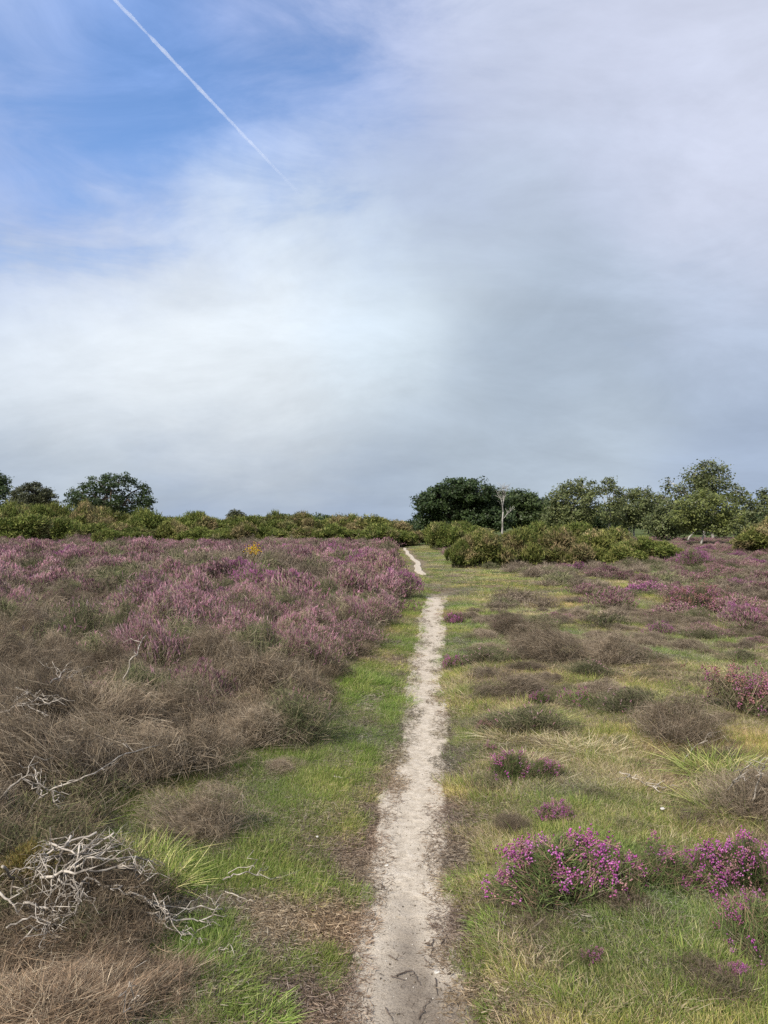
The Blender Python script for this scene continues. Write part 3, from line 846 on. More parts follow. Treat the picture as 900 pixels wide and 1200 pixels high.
# ------------------------------------------------------------------ gorse
def gorse_mesh(seed, R, Hh, n, cols, mat, wk=0.04):
    r = np.random.default_rng(seed); g = Geo()
    nl = 16
    la = r.uniform(0, 6.28, nl); lr = r.uniform(0.15, 0.75, nl)
    lob = np.stack([np.cos(la) * lr * R, np.sin(la) * lr * R, r.uniform(0.2, 0.72, nl) * (1 - 0.5 * lr ** 2) * Hh], -1); lob[0] = (0, 0, Hh * 0.6)
    lrad = r.uniform(0.22, 0.36, nl) * R; lrad[0] = 0.5 * R
    k = r.integers(0, nl, n)
    o = unit(r.normal(size=(n, 3))); o[:, 2] = np.abs(o[:, 2]) * np.where(r.uniform(0, 1, n) < 0.8, 1, -0.6); o = unit(o)
    s = 1 - 0.35 * r.uniform(0, 1, n) ** 2
    rz = np.minimum(lrad[k], Hh - lob[k, 2])
    p = lob[k] + o * np.stack([lrad[k], lrad[k], np.maximum(np.minimum(rz, lrad[k]), 0.16 * Hh)], -1) * s[:, None]
    p = p * (1 + 0.13 * (fbm(p[:, 0] * 1.6 + p[:, 2], p[:, 1] * 1.6, seed, 3) - 0.5)[:, None] * 2)
    p[:, 2] = np.maximum(p[:, 2], 0.08)
    # sprays: a little fan of spiny shoots per point
    m = 6
    P_ = np.repeat(p, m, 0); O_ = np.repeat(o, m, 0); n2 = len(P_)
    d = unit(O_ * 0.55 + np.array([0, 0, 0.55]) + r.normal(size=(n2, 3)) * 0.55)
    ln = r.uniform(0.07, 0.19, n2)
    cc = np.repeat(pick(r, n, cols, 0.3), m, 0) * r.uniform(0.8, 1.2, (n2, 1))
    ribbons(g, P_ - d * (ln * 0.5)[:, None] + r.normal(size=(n2, 3)) * 0.05, d, ln, wk * r.uniform(0.6, 1.3, n2), r.normal(size=(n2, 3)) * 0.03, cc * 0.8, 2, r, tipcol=cc * 1.25)
    me = g.mesh('foliage', mat)
    g2 = Geo()
    for i in range(nl):
        q = lob[i] * np.array([1, 1, 0.9])
        pts = [np.array([q[0] * 0.25, q[1] * 0.25, -0.05]), q * 0.5 + r.normal(size=3) * 0.05, q]
        tube(g2, pts, [0.05, 0.035, 0.015], (1, 1, 1), 5)
    return me, g2.mesh('stems', M_bark)


GC = [(0.125, 0.141, 0.038), (0.168, 0.179, 0.049), (0.091, 0.113, 0.029), (0.203, 0.197, 0.063)]
GG = [(0.103, 0.133, 0.031), (0.147, 0.176, 0.043), (0.074, 0.103, 0.025), (0.191, 0.199, 0.058)]
gorse_lib = {'mixed': [gorse_mesh(300 + i, 1.3, 1.6, 3000, GC, M_gorse) for i in range(3)],
             'green': [gorse_mesh(310 + i, 1.3, 1.6, 3000, GG, M_gorse_green) for i in range(3)]}


def gorse(kind, px, d, wpx, toppy, label, group=None):
    """px, distance, width in photo pixels, row of its top"""
    x = (px - 450) / F * d
    base = float(H(x, d)); h = EYE - (toppy - HY) / F * d - base
    fo, st = gorse_lib[kind][KR.integers(3)]
    e = link('gorse_bush', None); e.location = (x, d, base - 0.03); e.rotation_euler[2] = KR.uniform(0, 6.28)
    k = wpx / 2 / F * d / 1.15; e.scale = (k, k, h / 1.5)
    tag(e, label, 'gorse bush', group)
    link('foliage', fo, e); link('stems', st, e)


G1 = 'gorse in the thicket right of the path'
for kind, px, d, w, top, lab in [
    ('green', 541, 26, 38, 632, 'darkest green gorse bush at the left end of the right-hand thicket'),
    ('mixed', 570, 26.2, 66, 624, 'brownish gorse bush beside the dark green one, left end of the right-hand thicket'),
    ('mixed', 612, 27, 70, 620, 'half brown gorse bush in front of the thicket, below the bare white tree'),
    ('mixed', 655, 27, 74, 619, 'tan patched gorse bush in the middle of the right-hand thicket'),
    ('green', 628, 29.5, 60, 615, 'green topped gorse bush behind the tan patched ones in the right-hand thicket'),
    ('mixed', 700, 27.5, 76, 622, 'brown and green gorse bush right of the middle of the thicket'),
    ('green', 672, 31, 70, 615, 'green gorse bush at the back of the right-hand thicket'),
    ('mixed', 722, 31, 66, 619, 'olive gorse bush at the back right of the thicket'),
    ('green', 752, 29, 70, 629, 'bright green gorse bush sloping down at the right end of the thicket'),
    ('green', 778, 31, 44, 637, 'lowest green gorse bush where the right thicket meets the heather'),
    ('mixed', 886, 33, 70, 618, 'dark brown-green gorse bush at the right frame edge'),
    ('mixed', 910, 35, 60, 606, 'tall gorse bush cut by the right frame edge'),
    ('green', 520, 42, 52, 613, 'rounded olive gorse bush just right of where the path vanishes'),
    ('green', 545, 45, 50, 612, 'second rounded gorse bush right of where the path vanishes'),
    ('mixed', 566, 40, 50, 620, 'tan flecked gorse bush behind the left end of the right thicket'),
    ('green', 500, 50, 30, 622, 'small gorse bush right beside the vanishing path'),
]:
    gorse(kind, px, d, w, top, lab, None)

for i in range(27):                                   # the long band left of the path
    px = -30 + i * 19 + KR.uniform(-6, 6)
    top = np.interp(px, [0, 100, 200, 300, 400, 480], [596, 598, 606, 605, 607, 613]) + KR.uniform(-5, 6)
    gorse('green' if KR.uniform() < 0.6 else 'mixed', px, KR.uniform(50, 54), KR.uniform(48, 72), top, 'dark green and tan gorse bush in the back row of the long left belt', 'gorse in the long belt left of the path')
for i in range(17):
    px = -20 + i * 31 + KR.uniform(-8, 8)
    if px > 470: continue
    top = np.interp(px, [0, 60, 140, 200, 300, 400, 480], [603, 606, 612, 617, 613, 613, 620]) + KR.uniform(-6, 6)
    gorse('green' if KR.uniform() < 0.7 else 'mixed', px, KR.uniform(46, 49), KR.uniform(44, 66), top, 'low green gorse bush in the front row of the long left belt', 'gorse in the long belt left of the path')
for px, w, top, lab in [(14, 44, 590, 'tall tan topped gorse at the far left end of the belt'), (58, 50, 594, 'tall green gorse rising in front of the grey-green oak'), (100, 40, 590, 'brown topped gorse rising under the left side of the broad oak'),
                        (164, 34, 597, 'dark gorse rising under the right side of the broad oak'), (232, 26, 601, 'thin topped gorse between the broad oak and the tiny dark tree'), (322, 44, 600, 'dense green gorse rising just right of the tiny dark tree'), (352, 36, 603, 'tan flecked gorse crest in the middle of the belt'), (415, 40, 604, 'green gorse crest toward the path end of the belt')]:
    gorse('mixed' if 'tan' in lab or 'brown' in lab else 'green', px, 51.5, w, top, lab)
gorse('green', 30, 44, 90, 606, 'broad bright green gorse bush standing forward at the left frame edge')
gorse('green', 130, 43, 44, 620, 'small green gorse bush standing forward alone in the mauve heather on the left')

# yellow gorse sprig in the heather
x, y = ground_at(297, 690)
e = link('gorse_sprig', None); e.location = (x, y, float(H(x, y)))
tag(e, 'small yellow flowering gorse sprig standing above the purple heather', 'gorse sprig')
g = Geo(); r = np.random.default_rng(3)
for k in range(7): tube(g, [(r.normal() * .03, r.normal() * .03, 0), (r.normal() * .06, r.normal() * .06, .4), (r.normal() * .13, r.normal() * .1, r.uniform(.6, .78))], [.012, .009, .005], (1.2, 1.1, .8), 5)
link('stems', g.mesh('stems', M_bark), e)
g = Geo(); c = r.normal(size=(170, 3)) * np.array([.11, .1, .07]) + np.array([0, 0, .72])
octas(g, c * np.array([.7, .7, 1]), r.uniform(.010, .018, 170), pick(r, 170, [(.72, .48, .03), (.65, .4, .02), (.25, .28, .06)]), r=r)
link('flowers', g.mesh('flowers', M_flower), e)


# ------------------------------------------------------------------ trees
def limb(r, a, b, n=5, wob=0.08):
    a = np.asarray(a, float); b = np.asarray(b, float); L_ = np.linalg.norm(b - a)
    t = np.linspace(0, 1, n)[:, None]
    p = a + (b - a) * t; p[1:-1] += r.normal(size=(n - 2, 3)) * L_ * wob
    p[:, 2] += np.sin(t[:, 0] * np.pi) * L_ * 0.06
    return p


def tree(name, px, d, lobes, basepy, seed, label, cols, bark, leaf=0.2, dens=1.0, trunks=1, clump=0.55, droop=0.0, tr=0.22, cat='tree', group=None, depth=0.8, lean=0.0):
    """lobes: (px, py, rx, ry) in photo pixels at the tree's own distance; each becomes a real rounded leafy mass"""
    r = np.random.default_rng(seed)
    X0 = (px - 450) / F * d; Z0 = float(H(X0, d)) - 0.05
    e = link(name, None); e.location = (X0, d, Z0)
    tag(e, label, cat, group)
    s = d / F
    LB = []
    for (lx, ly, rx, ry) in lobes:
        c = np.array([(lx - px) * s, r.normal() * rx * s * depth * 0.5, EYE - (ly - HY) * s - Z0])
        LB.append((c, np.array([rx * s, rx * s * (0.9 + 0.3 * r.uniform()), ry * s])))
    g = Geo(); gb = Geo()
    top = max(c[2] for c, _ in LB)
    roots = [np.array([r.normal() * 0.25 * (k > 0) + (k - (trunks - 1) / 2) * 0.5, r.normal() * 0.3 * (k > 0), 0]) for k in range(trunks)]
    forks = []
    for k, b in enumerate(roots):
        f = np.array([b[0] * 1.8 + r.normal() * 0.2 + lean, b[1] * 1.5, top * 0.42]); p = limb(r, b, f, 6, 0.03)
        tube(gb, p, np.linspace(tr, tr * 0.6, 6), (1, 1, 1), 8); forks.append(f)
        top_ = np.array([f[0] + r.normal() * .4, f[1], top]); p = limb(r, f, top_, 5, .05)
        tube(gb, p, np.linspace(tr * 0.55, tr * 0.12, 5), (1, 1, 1), 6)
    for c, R_ in LB:
        f = forks[np.argmin([np.linalg.norm(c[:2] - q[:2]) for q in forks])]
        tube(gb, limb(r, f + np.array([0, 0, r.uniform(-0.2, 0.3)]), c, 5), np.linspace(tr * 0.5, tr * 0.16, 5), (1, 1, 1), 6)
        vol = R_[0] * R_[1] * R_[2]; K = int(max(9, 12.0 * dens * (vol ** 0.67) / (clump ** 2)))
        o = unit(r.normal(size=(K, 3))); rad = r.uniform(0.5, 1.0, K) ** 0.6
        rad *= 0.84 + 0.26 * r.uniform(0, 1, K)
        cl = c + o * R_ * rad[:, None]
        for q in cl[:max(5, K // 4)]:
            tube(gb, limb(r, c, q, 4), np.linspace(tr * 0.15, 0.012, 4), (1, 1, 1), 4)
        m = int(46)
        cs = clump * r.uniform(0.6, 1.35, K)
        pc = np.repeat(cl, m, 0); oc = np.repeat(o, m, 0); n = len(pc)
        off = unit(r.normal(size=(n, 3))) * (r.uniform(0, 1, (n, 1)) ** 0.45) * 0.95 * np.repeat(cs, m)[:, None] * np.array([1, 1, 0.6])
        if droop: off[:, 2] -= droop * np.abs(r.normal(size=n)) * 0.6
        P_ = pc + off
        shade = np.repeat(r.uniform(0.75, 1.3, K), m)[:, None]
        cc = pick(r, n, cols, 0.2) * shade
        # each leaf spray: a small kinked quad facing roughly outward and up
        nrm = unit(oc * 0.6 + np.array([0, -0.1, 0.6]) + r.normal(size=(n, 3)) * 0.6)
        a = unit(np.cross(nrm, r.normal(size=(n, 3)))); b = np.cross(nrm, a)
        sz = (leaf * r.uniform(0.35, 1.15, n))[:, None]
        V = np.stack([P_ - a * sz * 0.6, P_ - b * sz * 0.42 + nrm * sz * 0.12, P_ + a * sz * 0.6, P_ + b * sz * 0.42 - nrm * sz * .08], 1).reshape(-1, 3)
        fi = (np.arange(n)[:, None, None] * 4 + np.array([(0, 1, 2), (0, 2, 3)])[None]).reshape(-1, 3)
        g.add(V, fi, np.repeat(cc, 4, 0))
    link('trunk', gb.mesh('trunk', bark, True), e)
    link('crown', g.mesh('crown', M_leaf), e)
    return e


OAK = [(0.038, 0.062, 0.021), (0.05, 0.077, 0.025), (0.03, 0.05, 0.019)]
OAKL = [(0.061, 0.089, 0.033), (0.074, 0.105, 0.035), (0.047, 0.071, 0.025)]
OLD = [(0.066, 0.074, 0.036), (0.078, 0.084, 0.041), (0.054, 0.062, 0.031)]
BIR = [(0.104, 0.128, 0.048), (0.131, 0.152, 0.059), (0.083, 0.101, 0.039), (0.152, 0.164, 0.065)]
BIRB = [(0.148, 0.177, 0.051), (0.193, 0.212, 0.065), (0.12, 0.14, 0.046)]

tree('oak_tree', 128, 105, [(100, 578, 20, 13), (118, 567, 20, 12), (140, 566, 20, 11), (158, 574, 16, 11), (168, 586, 12, 9), (88, 588, 14, 12), (125, 585, 26, 12), (148, 592, 20, 9), (174, 592, 6, 7), (110, 596, 24, 10), (150, 600, 14, 8)],
     624, 401, 'broad rounded dark oak standing highest on the left skyline', OAK, M_bark, 0.26, 0.42, clump=0.75, tr=0.4)
tree('oak_tree', 40, 112, [(28, 582, 16, 12), (48, 577, 18, 10), (60, 586, 12, 10), (40, 592, 24, 10), (20, 592, 10, 10)],
     624, 402, 'grey-green oak left of the broad rounded oak, low on the skyline', OLD, M_bark, 0.26, 0.9, clump=0.75, tr=0.35)
tree('oak_tree', -12, 95, [(-14, 566, 18, 14), (2, 574, 9, 7), (-2, 560, 9, 7), (-5, 588, 14, 12)],
     625, 403, 'dark oak cut off by the left frame edge', OAK, M_bark, 0.24, 0.9, clump=0.7, tr=0.35)
tree('small_tree', 277, 110, [(276, 604, 9, 6), (283, 606, 6, 4), (270, 607, 6, 4)], 624, 404, 'tiny dark tree poking above the gorse belt in the middle of the left skyline', OLD, M_bark, 0.24, 0.9, clump=0.6, tr=0.15)
tree('oak_tree', 540, 72, [(515, 585, 22, 16), (535, 575, 22, 15), (556, 577, 22, 15), (500, 590, 14, 12), (494, 583, 8, 7), (575, 588, 22, 17), (530, 600, 30, 17), (505, 608, 18, 14), (560, 604, 28, 17), (545, 590, 26, 16), (494, 618, 10, 10), (580, 608, 20, 14)],
     630, 405, 'huge dark oak with domed crown right of where the path vanishes', OAK, M_bark, 0.22, 1.2, clump=0.62, tr=0.4)
tree('oak_tree', 610, 78, [(592, 588, 18, 15), (608, 586, 18, 12), (625, 592, 16, 14), (612, 604, 26, 16), (632, 606, 14, 14), (590, 606, 18, 14)],
     630, 406, 'dark oak behind the bare white tree, joined to the huge oak on its left', OAKL, M_bark, 0.22, 1.2, clump=0.62, tr=0.35)
tree('birch_tree', 678, 66, [(658, 582, 17, 12), (670, 572, 14, 10), (684, 570, 18, 11), (672, 594, 22, 14), (652, 598, 14, 14), (690, 590, 16, 14), (668, 608, 28, 12), (645, 608, 14, 11), (698, 604, 16, 13)],
     631, 407, 'broad olive birch with pale limbs left of the gap in the right treeline', BIR, M_birch, 0.18, 0.62, trunks=2, clump=0.55, droop=0.35, tr=0.12)
tree('birch_tree', 712, 62, [(712, 566, 9, 7), (718, 576, 8, 7), (706, 574, 8, 7), (716, 600, 12, 14), (722, 588, 10, 7)],
     632, 408, 'slender birch with small tufted top beside the gap in the right treeline', BIR, M_birch, 0.16, 0.55, clump=0.45, droop=0.2, tr=0.09)
tree('birch_tree', 742, 66, [(732, 580, 13, 9), (750, 577, 14, 9), (768, 584, 12, 9), (745, 592, 18, 12), (732, 600, 14, 13), (752, 606, 20, 13), (765, 590, 14, 12)],
     631, 409, 'grey-green birch between the gap and the tallest birch', BIR, M_birch, 0.17, 0.6, trunks=2, clump=0.5, droop=0.35, tr=0.1)
tree('birch_tree', 830, 56, [(830, 547, 15, 9), (846, 552, 15, 9), (814, 555, 13, 9), (790, 566, 11, 8), (826, 562, 20, 9), (800, 578, 14, 12), (838, 566, 22, 12), (855, 576, 18, 12), (820, 578, 22, 12), (870, 590, 16, 12), (885, 596, 10, 9), (780, 585, 12, 10)],
     633, 410, 'tallest birch with airy domed top in the right treeline', BIR, M_birch, 0.16, 0.5, trunks=2, clump=0.5, droop=0.4, tr=0.12)
tree('birch_tree', 819, 43, [(812, 592, 20, 14), (832, 584, 18, 14), (848, 592, 16, 14), (800, 605, 16, 12), (828, 606, 26, 14), (856, 608, 14, 12), (842, 617, 16, 9), (806, 617, 10, 8)],
     644, 411, 'nearest bright green birch with white trunk showing below its crown', BIRB, M_birch, 0.13, 0.6, clump=0.38, droop=0.15, tr=0.06, depth=0.6)
tree('birch_tree', 786, 50, [(782, 600, 16, 14), (796, 612, 14, 12), (770, 612, 16, 12), (778, 620, 14, 7)],
     638, 412, 'low leafy birch just left of the nearest bright green birch', BIR, M_birch, 0.15, 0.9, trunks=2, clump=0.42, droop=0.3, tr=0.07)
tree('birch_tree', 872, 52, [(872, 604, 14, 12), (866, 616, 15, 9), (884, 612, 10, 10)],
     637, 413, 'low birch just right of the nearest bright green birch', BIR, M_birch, 0.15, 0.85, trunks=2, clump=0.42, droop=0.3, tr=0.07)
tree('birch_tree', 906, 60, [(900, 585, 8, 7), (896, 578, 5, 5), (910, 592, 14, 12), (905, 604, 14, 12)],
     633, 414, 'birch cut off by the right frame edge', BIR, M_birch, 0.17, 0.85, clump=0.5, droop=0.3, tr=0.1)
for i, (px, top) in enumerate([(310, 607), (330, 603), (352, 602), (372, 602), (395, 604), (418, 606), (440, 608), (462, 612), (480, 616), (225, 604), (200, 607)]):
    tree('distant_tree', px, 92 + 3 * (i % 3), [(px, top + 8, 15, 8), (px - 8, top + 12, 12, 8), (px + 9, top + 11, 12, 8)], 620, 430 + i,
         'small green tree rising just behind the long gorse belt left of the path', OAKL if i % 2 else BIR, M_bark, 0.24, 1.0, clump=0.65, tr=0.12, group='low trees behind the long gorse belt')
for i, (px, top) in enumerate([(805, 612), (835, 611), (865, 612), (845, 616), (820, 617), (640, 588), (668, 594), (700, 598), (730, 594), (760, 592), (800, 596), (850, 600), (890, 602), (920, 600), (485, 612)]):
    tree('background_tree', px, 84 + 3 * (i % 3), [(px, top + 10, 20, 13), (px - 10, top + 16, 16, 12), (px + 11, top + 15, 16, 12)], 620, 450 + i,
         'dark tree filling the gaps behind the birches on the right', OAK, M_bark, 0.22, 1.1, clump=0.6, tr=0.12, group='dark trees behind the birches')


def bare_tree():
    r = np.random.default_rng(12); d = 50.0; s = d / F
    x = (588 - 450) * s; z0 = float(H(x, d))
    e = link('dead_birch_tree', None); e.location = (x, d, z0)
    tag(e, 'bare white leafless birch in front of the dark oaks', 'dead tree')
    top = EYE - (570 - HY) * s - z0
    g = Geo()
    p = limb(r, (0, 0, 0), (0.12, 0, top * 0.86), 8, 0.006); tube(g, p, np.linspace(0.07, 0.022, 8), (1.1, 1.1, 1.1), 7)
    link('trunk', g.mesh('trunk', M_birch, True), e)
    for k, (t, dx, dz) in enumerate([(3, 0.6, 0.6), (4, -0.2, 0.9), (5, 0.18, 1.0), (5, -0.2, 0.9), (6, 0.2, 0.75), (6, -0.15, 0.7), (7, 0.10, 0.5), (7, -0.08, 0.5)]):
        g = Geo(); a = p[t]; b = a + np.array([dx, r.normal() * 0.3, dz]); q = limb(r, a, b, 6, 0.04)
        tube(g, q, np.linspace(0.018, 0.006, 6), (1.1, 1.1, 1.1), 5)
        for j in range(7):
            i0 = r.integers(2, 6); c = q[i0] + np.array([dx * 0.3 + r.normal() * 0.18, r.normal() * 0.2, r.uniform(0.1, 0.4)])
            tube(g, limb(r, q[i0], c, 4, 0.06), np.linspace(0.012, 0.004, 4), (1, 1, 1), 4)
        link('branch', g.mesh('branch', M_birch, True), e)


bare_tree()


# ------------------------------------------------------------------ dead branches, twigs, stones
def dead_branch(name, pts_px, rad, label, seed, lift=None, forks=5, mat=None, cat='branch', group=None, flen=0.14):
    """a fallen branch: a main stem through ground points (photo pixels) with side forks"""
    r = np.random.default_rng(seed); P_ = []
    n = len(pts_px)
    lift = lift if lift is not None else [0.03] * n
    for (px, py), h in zip(pts_px, lift):
        d = (EYE - h) * F / (py - HY); x = (px - 450) / F * d
        P_.append((x, d, float(H(x, d)) + h))
    P_ = np.array(P_)
    t = np.linspace(0, n - 1, 4 * n); Q = np.stack([np.interp(t, range(n), P_[:, k]) for k in range(3)], -1)
    w = min(rad * 1.2, 0.010 * np.linalg.norm(P_[-1] - P_[0]) + 0.001)
    Q[1:-1] += r.normal(size=(len(Q) - 2, 3)) * w
    base = Q[0].copy(); Q = Q - base
    g = Geo(); tube(g, Q, np.linspace(rad, rad * 0.35, len(Q)), (1, 1, 1), 7)
    for k in range(forks):
        i0 = r.integers(2, len(Q) - 2); dr = unit(Q[i0 + 1] - Q[i0 - 1]); sd = unit(np.cross(dr, [0, 0, 1.0])) * r.choice([-1, 1])
        v = unit(dr * r.uniform(0.4, 1.0) + sd * r.uniform(0.4, 1.0) + np.array([0, 0, r.uniform(-0.1, 0.5)])) * flen * r.uniform(0.5, 1.3)
        q = limb(r, Q[i0], Q[i0] + v, 6, 0.10); tube(g, q, np.linspace(rad * 0.55, rad * 0.2, 6), (1, 1, 1), 5)
        if r.uniform() < 0.6:
            q2 = limb(r, q[3], q[3] + v * 0.5 + r.normal(size=3) * flen * 0.25, 4, 0.1); tube(g, q2, np.linspace(rad * 0.3, rad * 0.14, 4), (1, 1, 1), 4)
    o = link(name, g.mesh(name, mat or M_dead, True)); o.location = base
    tag(o, label, cat, group)
    return o


BR = [
    ([(50, 1040), (90, 1030), (150, 1025), (175, 1045)], 0.006, 'longest pale dead branch arching over the top of the branch heap', [0.18, 0.24, 0.2, 0.1], 9),
    ([(78, 1030), (110, 1015), (160, 1013), (190, 1022)], 0.005, 'smooth pale branch reaching right from the heap toward the grass tuft', [0.2, 0.26, 0.2, 0.12], 5),
    ([(75, 1060), (110, 1040), (150, 1052), (200, 1070), (262, 1068)], 0.006, 'long forked white branch running right across the lower grass', [0.14, 0.16, 0.14, 0.06, 0.03], 6),
    ([(150, 1060), (190, 1085), (235, 1082), (268, 1075)], 0.005, 'pale branch lying just below the long forked white branch', [0.08, 0.05, 0.03, 0.03], 5),
    ([(160, 1072), (205, 1095), (250, 1105)], 0.004, 'lowest thin white branch of the forked group on the bare soil', [0.05, 0.03, 0.02], 4),
    ([(2, 1060), (20, 1075), (32, 1098)], 0.005, 'short crooked white branch at the left frame edge', [0.16, 0.12, 0.05], 4),
    ([(5, 1030), (18, 1045), (14, 1075)], 0.006, 'upright stubby grey branch beside the moss cushion', [0.22, 0.14, 0.05], 4),
    ([(85, 990), (70, 1020), (60, 1060), (50, 1095)], 0.005, 'steep grey branch leaning down through the middle of the heap', [0.3, 0.24, 0.14, 0.05], 8),
    ([(115, 985), (60, 1010), (45, 1040)], 0.005, 'grey branch crossing the top left of the heap', [0.3, 0.26, 0.18], 8),
    ([(30, 1070), (60, 1075), (75, 1090), (60, 1120)], 0.005, 'crooked grey branch curling at the bottom of the heap', [0.14, 0.12, 0.08, 0.03], 8),
    ([(135, 985), (100, 1010), (70, 1050)], 0.0045, 'thin hooked branch rising at the top right of the heap', [0.3, 0.24, 0.14], 7),
    ([(20, 1120), (60, 1085), (100, 1075)], 0.004, 'thin pale branch slanting up under the heap', [0.05, 0.1, 0.12], 6),
    ([(95, 1000), (88, 1035), (100, 1075)], 0.004, 'thin grey stem standing steeply behind the long forked white branch', [0.3, 0.22, 0.1], 8),
    ([(60, 1000), (95, 1012), (140, 1000)], 0.0045, 'pale stem crossing level along the top of the heap', [0.28, 0.27, 0.22], 8),
    ([(40, 1050), (52, 1020), (72, 1000)], 0.0045, 'pale stem rising from the moss cushion into the heap', [0.12, 0.22, 0.3], 7),
    ([(10, 1100), (40, 1085), (70, 1100), (62, 1135)], 0.004, 'lowest crooked stem hanging down out of the heap', [0.1, 0.12, 0.08, 0.03], 7),
    ([(70, 1040), (105, 1060), (120, 1090)], 0.004, 'short grey stem running down out of the right of the heap', [0.2, 0.12, 0.05], 7),
    ([(0, 860), (30, 850), (60, 862)], 0.007, 'bleached branch lying on grey heather at the left frame edge', [0.35, 0.38, 0.32], 8),
    ([(20, 830), (40, 838), (60, 850)], 0.006, 'short bleached branch above the one at the left frame edge', [0.4, 0.38, 0.34], 6),
    ([(60, 825), (75, 812), (95, 815)], 0.005, 'arched pale branch over a dark hollow in the left heather', [0.42, 0.44, 0.36], 7),
    ([(0, 960), (25, 935), (60, 945), (75, 975)], 0.006, 'bleached branch sprawling low on grey heather below the left frame middle', [0.2, 0.28, 0.22, 0.1], 9),
    ([(30, 980), (50, 950), (40, 920)], 0.005, 'upright pale branch fork at the edge of the near grey heather', [0.1, 0.22, 0.3], 7),
    ([(168, 895), (178, 902), (166, 915)], 0.004, 'small white crooked branch at the edge of the grass wedge', [0.16, 0.1, 0.04], 2),
    ([(262, 1035), (285, 1025), (320, 1028)], 0.004, 'thin curved grey branch lying in grass right of the lone dead clump', [0.03, 0.06, 0.02], 4),
    ([(265, 1048), (280, 1053), (298, 1057)], 0.003, 'small grey stick on grass under the thin curved branch', [0.02, 0.02, 0.02], 1),
    ([(148, 1200), (155, 1180), (165, 1172)], 0.0045, 'upright forked white twig near the bottom of the frame', [0.02, 0.07, 0.12], 2),
    ([(388, 908), (400, 909), (412, 908)], 0.007, 'single pale straight stick on the green grass left of the path', [0.015, 0.02, 0.015], 0),
    ([(250, 1118), (262, 1112), (275, 1115)], 0.004, 'short pale stick on the bare patch left of the bright tufts', [0.015, 0.02, 0.015], 1),
    ([(725, 905), (745, 912), (775, 928)], 0.006, 'grey weathered branch lying in the grass left of the dead heather on the right', [0.03, 0.04, 0.03], 5),
    ([(850, 925), (865, 905), (880, 890)], 0.004, 'bare pale twig sticking out of the dead heather at the right edge', [0.15, 0.3, 0.4], 5),
    ([(880, 935), (890, 905), (898, 885)], 0.0045, 'second bare twig at the right frame edge, steeper than its neighbour', [0.15, 0.3, 0.42], 5),
    ([(800, 892), (812, 875), (828, 868)], 0.004, 'straw coloured forked twig in front of the broad grey mound', [0.02, 0.08, 0.14], 2),
    ([(60, 945), (100, 925), (150, 895), (190, 880)], 0.004, 'long thin arched stem bowing over the grey heather on the left', [0.25, 0.38, 0.36, 0.25], 4),
    ([(145, 820), (158, 790), (172, 765)], 0.006, 'long bowed tan stem standing out of the left heather', [0.3, 0.5, 0.55], 2),
]
for i, (pts, rad, lab, lift, fk) in enumerate(BR):
    dead_branch('dead_branch', pts, rad, lab, 600 + i, lift, fk)
TW = [([(524, 1082), (514, 1092)], 0.0035, 'thicker dark twig at the right edge of the path, angled up'),
      ([(507, 1084), (505, 1104)], 0.0025, 'thin upright dark root on the path beside the thicker twig'),
      ([(498, 1106), (506, 1114)], 0.003, 'short dark twig just below the thin upright root'),
      ([(456, 1101), (466, 1107)], 0.003, 'small dark twig on the left half of the path'),
      ([(466, 1122), (484, 1117), (492, 1134)], 0.0025, 'hooked dark root in the middle of the path'),
      ([(458, 1124), (474, 1128)], 0.0025, 'dark twig left of the hooked root on the path'),
      ([(510, 1128), (512, 1146)], 0.0025, 'dark root on the right half of the path below the others'),
      ([(452, 1160), (460, 1174)], 0.0025, 'dark twig low on the left of the path'),
      ([(490, 1172), (498, 1158), (505, 1150)], 0.0022, 'faint curved root near the bottom of the path'),
      ([(436, 1026), (452, 1028)], 0.0025, 'dark stick at the left edge of the path'),
      ([(500, 1010), (512, 1014)], 0.0025, 'dark stick at the right edge of the path, farthest of the twigs')]
for i, (pts, rad, lab) in enumerate(TW):
    dead_branch('twig', pts, rad * 1.0, lab, 700 + i, [0.019] * len(pts), 1, M_darktwig, 'twig', None, 0.03)


def stone(px, py, r_, label):
    x, y = ground_at(px, py); r = np.random.default_rng(int(px))
    import bmesh
    bm = bmesh.new(); bmesh.ops.create_icosphere(bm, subdivisions=3, radius=1)
    for v in bm.verts:
        k = 1 + 0.35 * (float(fbm(v.co.x * 1.7 + px, v.co.y * 1.7 + v.co.z, 9, 2)) - 0.5) * 2
        v.co = Vector((v.co.x * 1.3, v.co.y * 0.9, v.co.z * 0.55)) * k * r_
    g = Geo(); bm.verts.index_update()
    g.add([v.co[:] for v in bm.verts], [[v.index for v in f.verts] for f in bm.faces], (1, 1, 1)); bm.free()
    o = link('stone', g.mesh('stone', M_stone, True)); o.location = (x, y, float(H(x, y)) + r_ * 0.25 + (0.03 if abs(x - float(path_x(y))) > .35 else 0.012)); o.rotation_euler[2] = r.uniform(0, 3)
    tag(o, label, 'stone')


stone(775, 954, 0.011, 'white stone in the grass near the dead heather on the right')
stone(766, 928, 0.014, 'white stone beside the grey weathered branch on the right')
stone(372, 984, 0.007, 'white pebble in the grass left of the path')
stone(453, 1004, 0.008, 'white pebble at the left edge of the path')
stone(512, 1126, 0.010, 'pale flint on the path near the dark roots')
stone(179, 782, 0.02, 'white scrap of stone showing in the left heather')


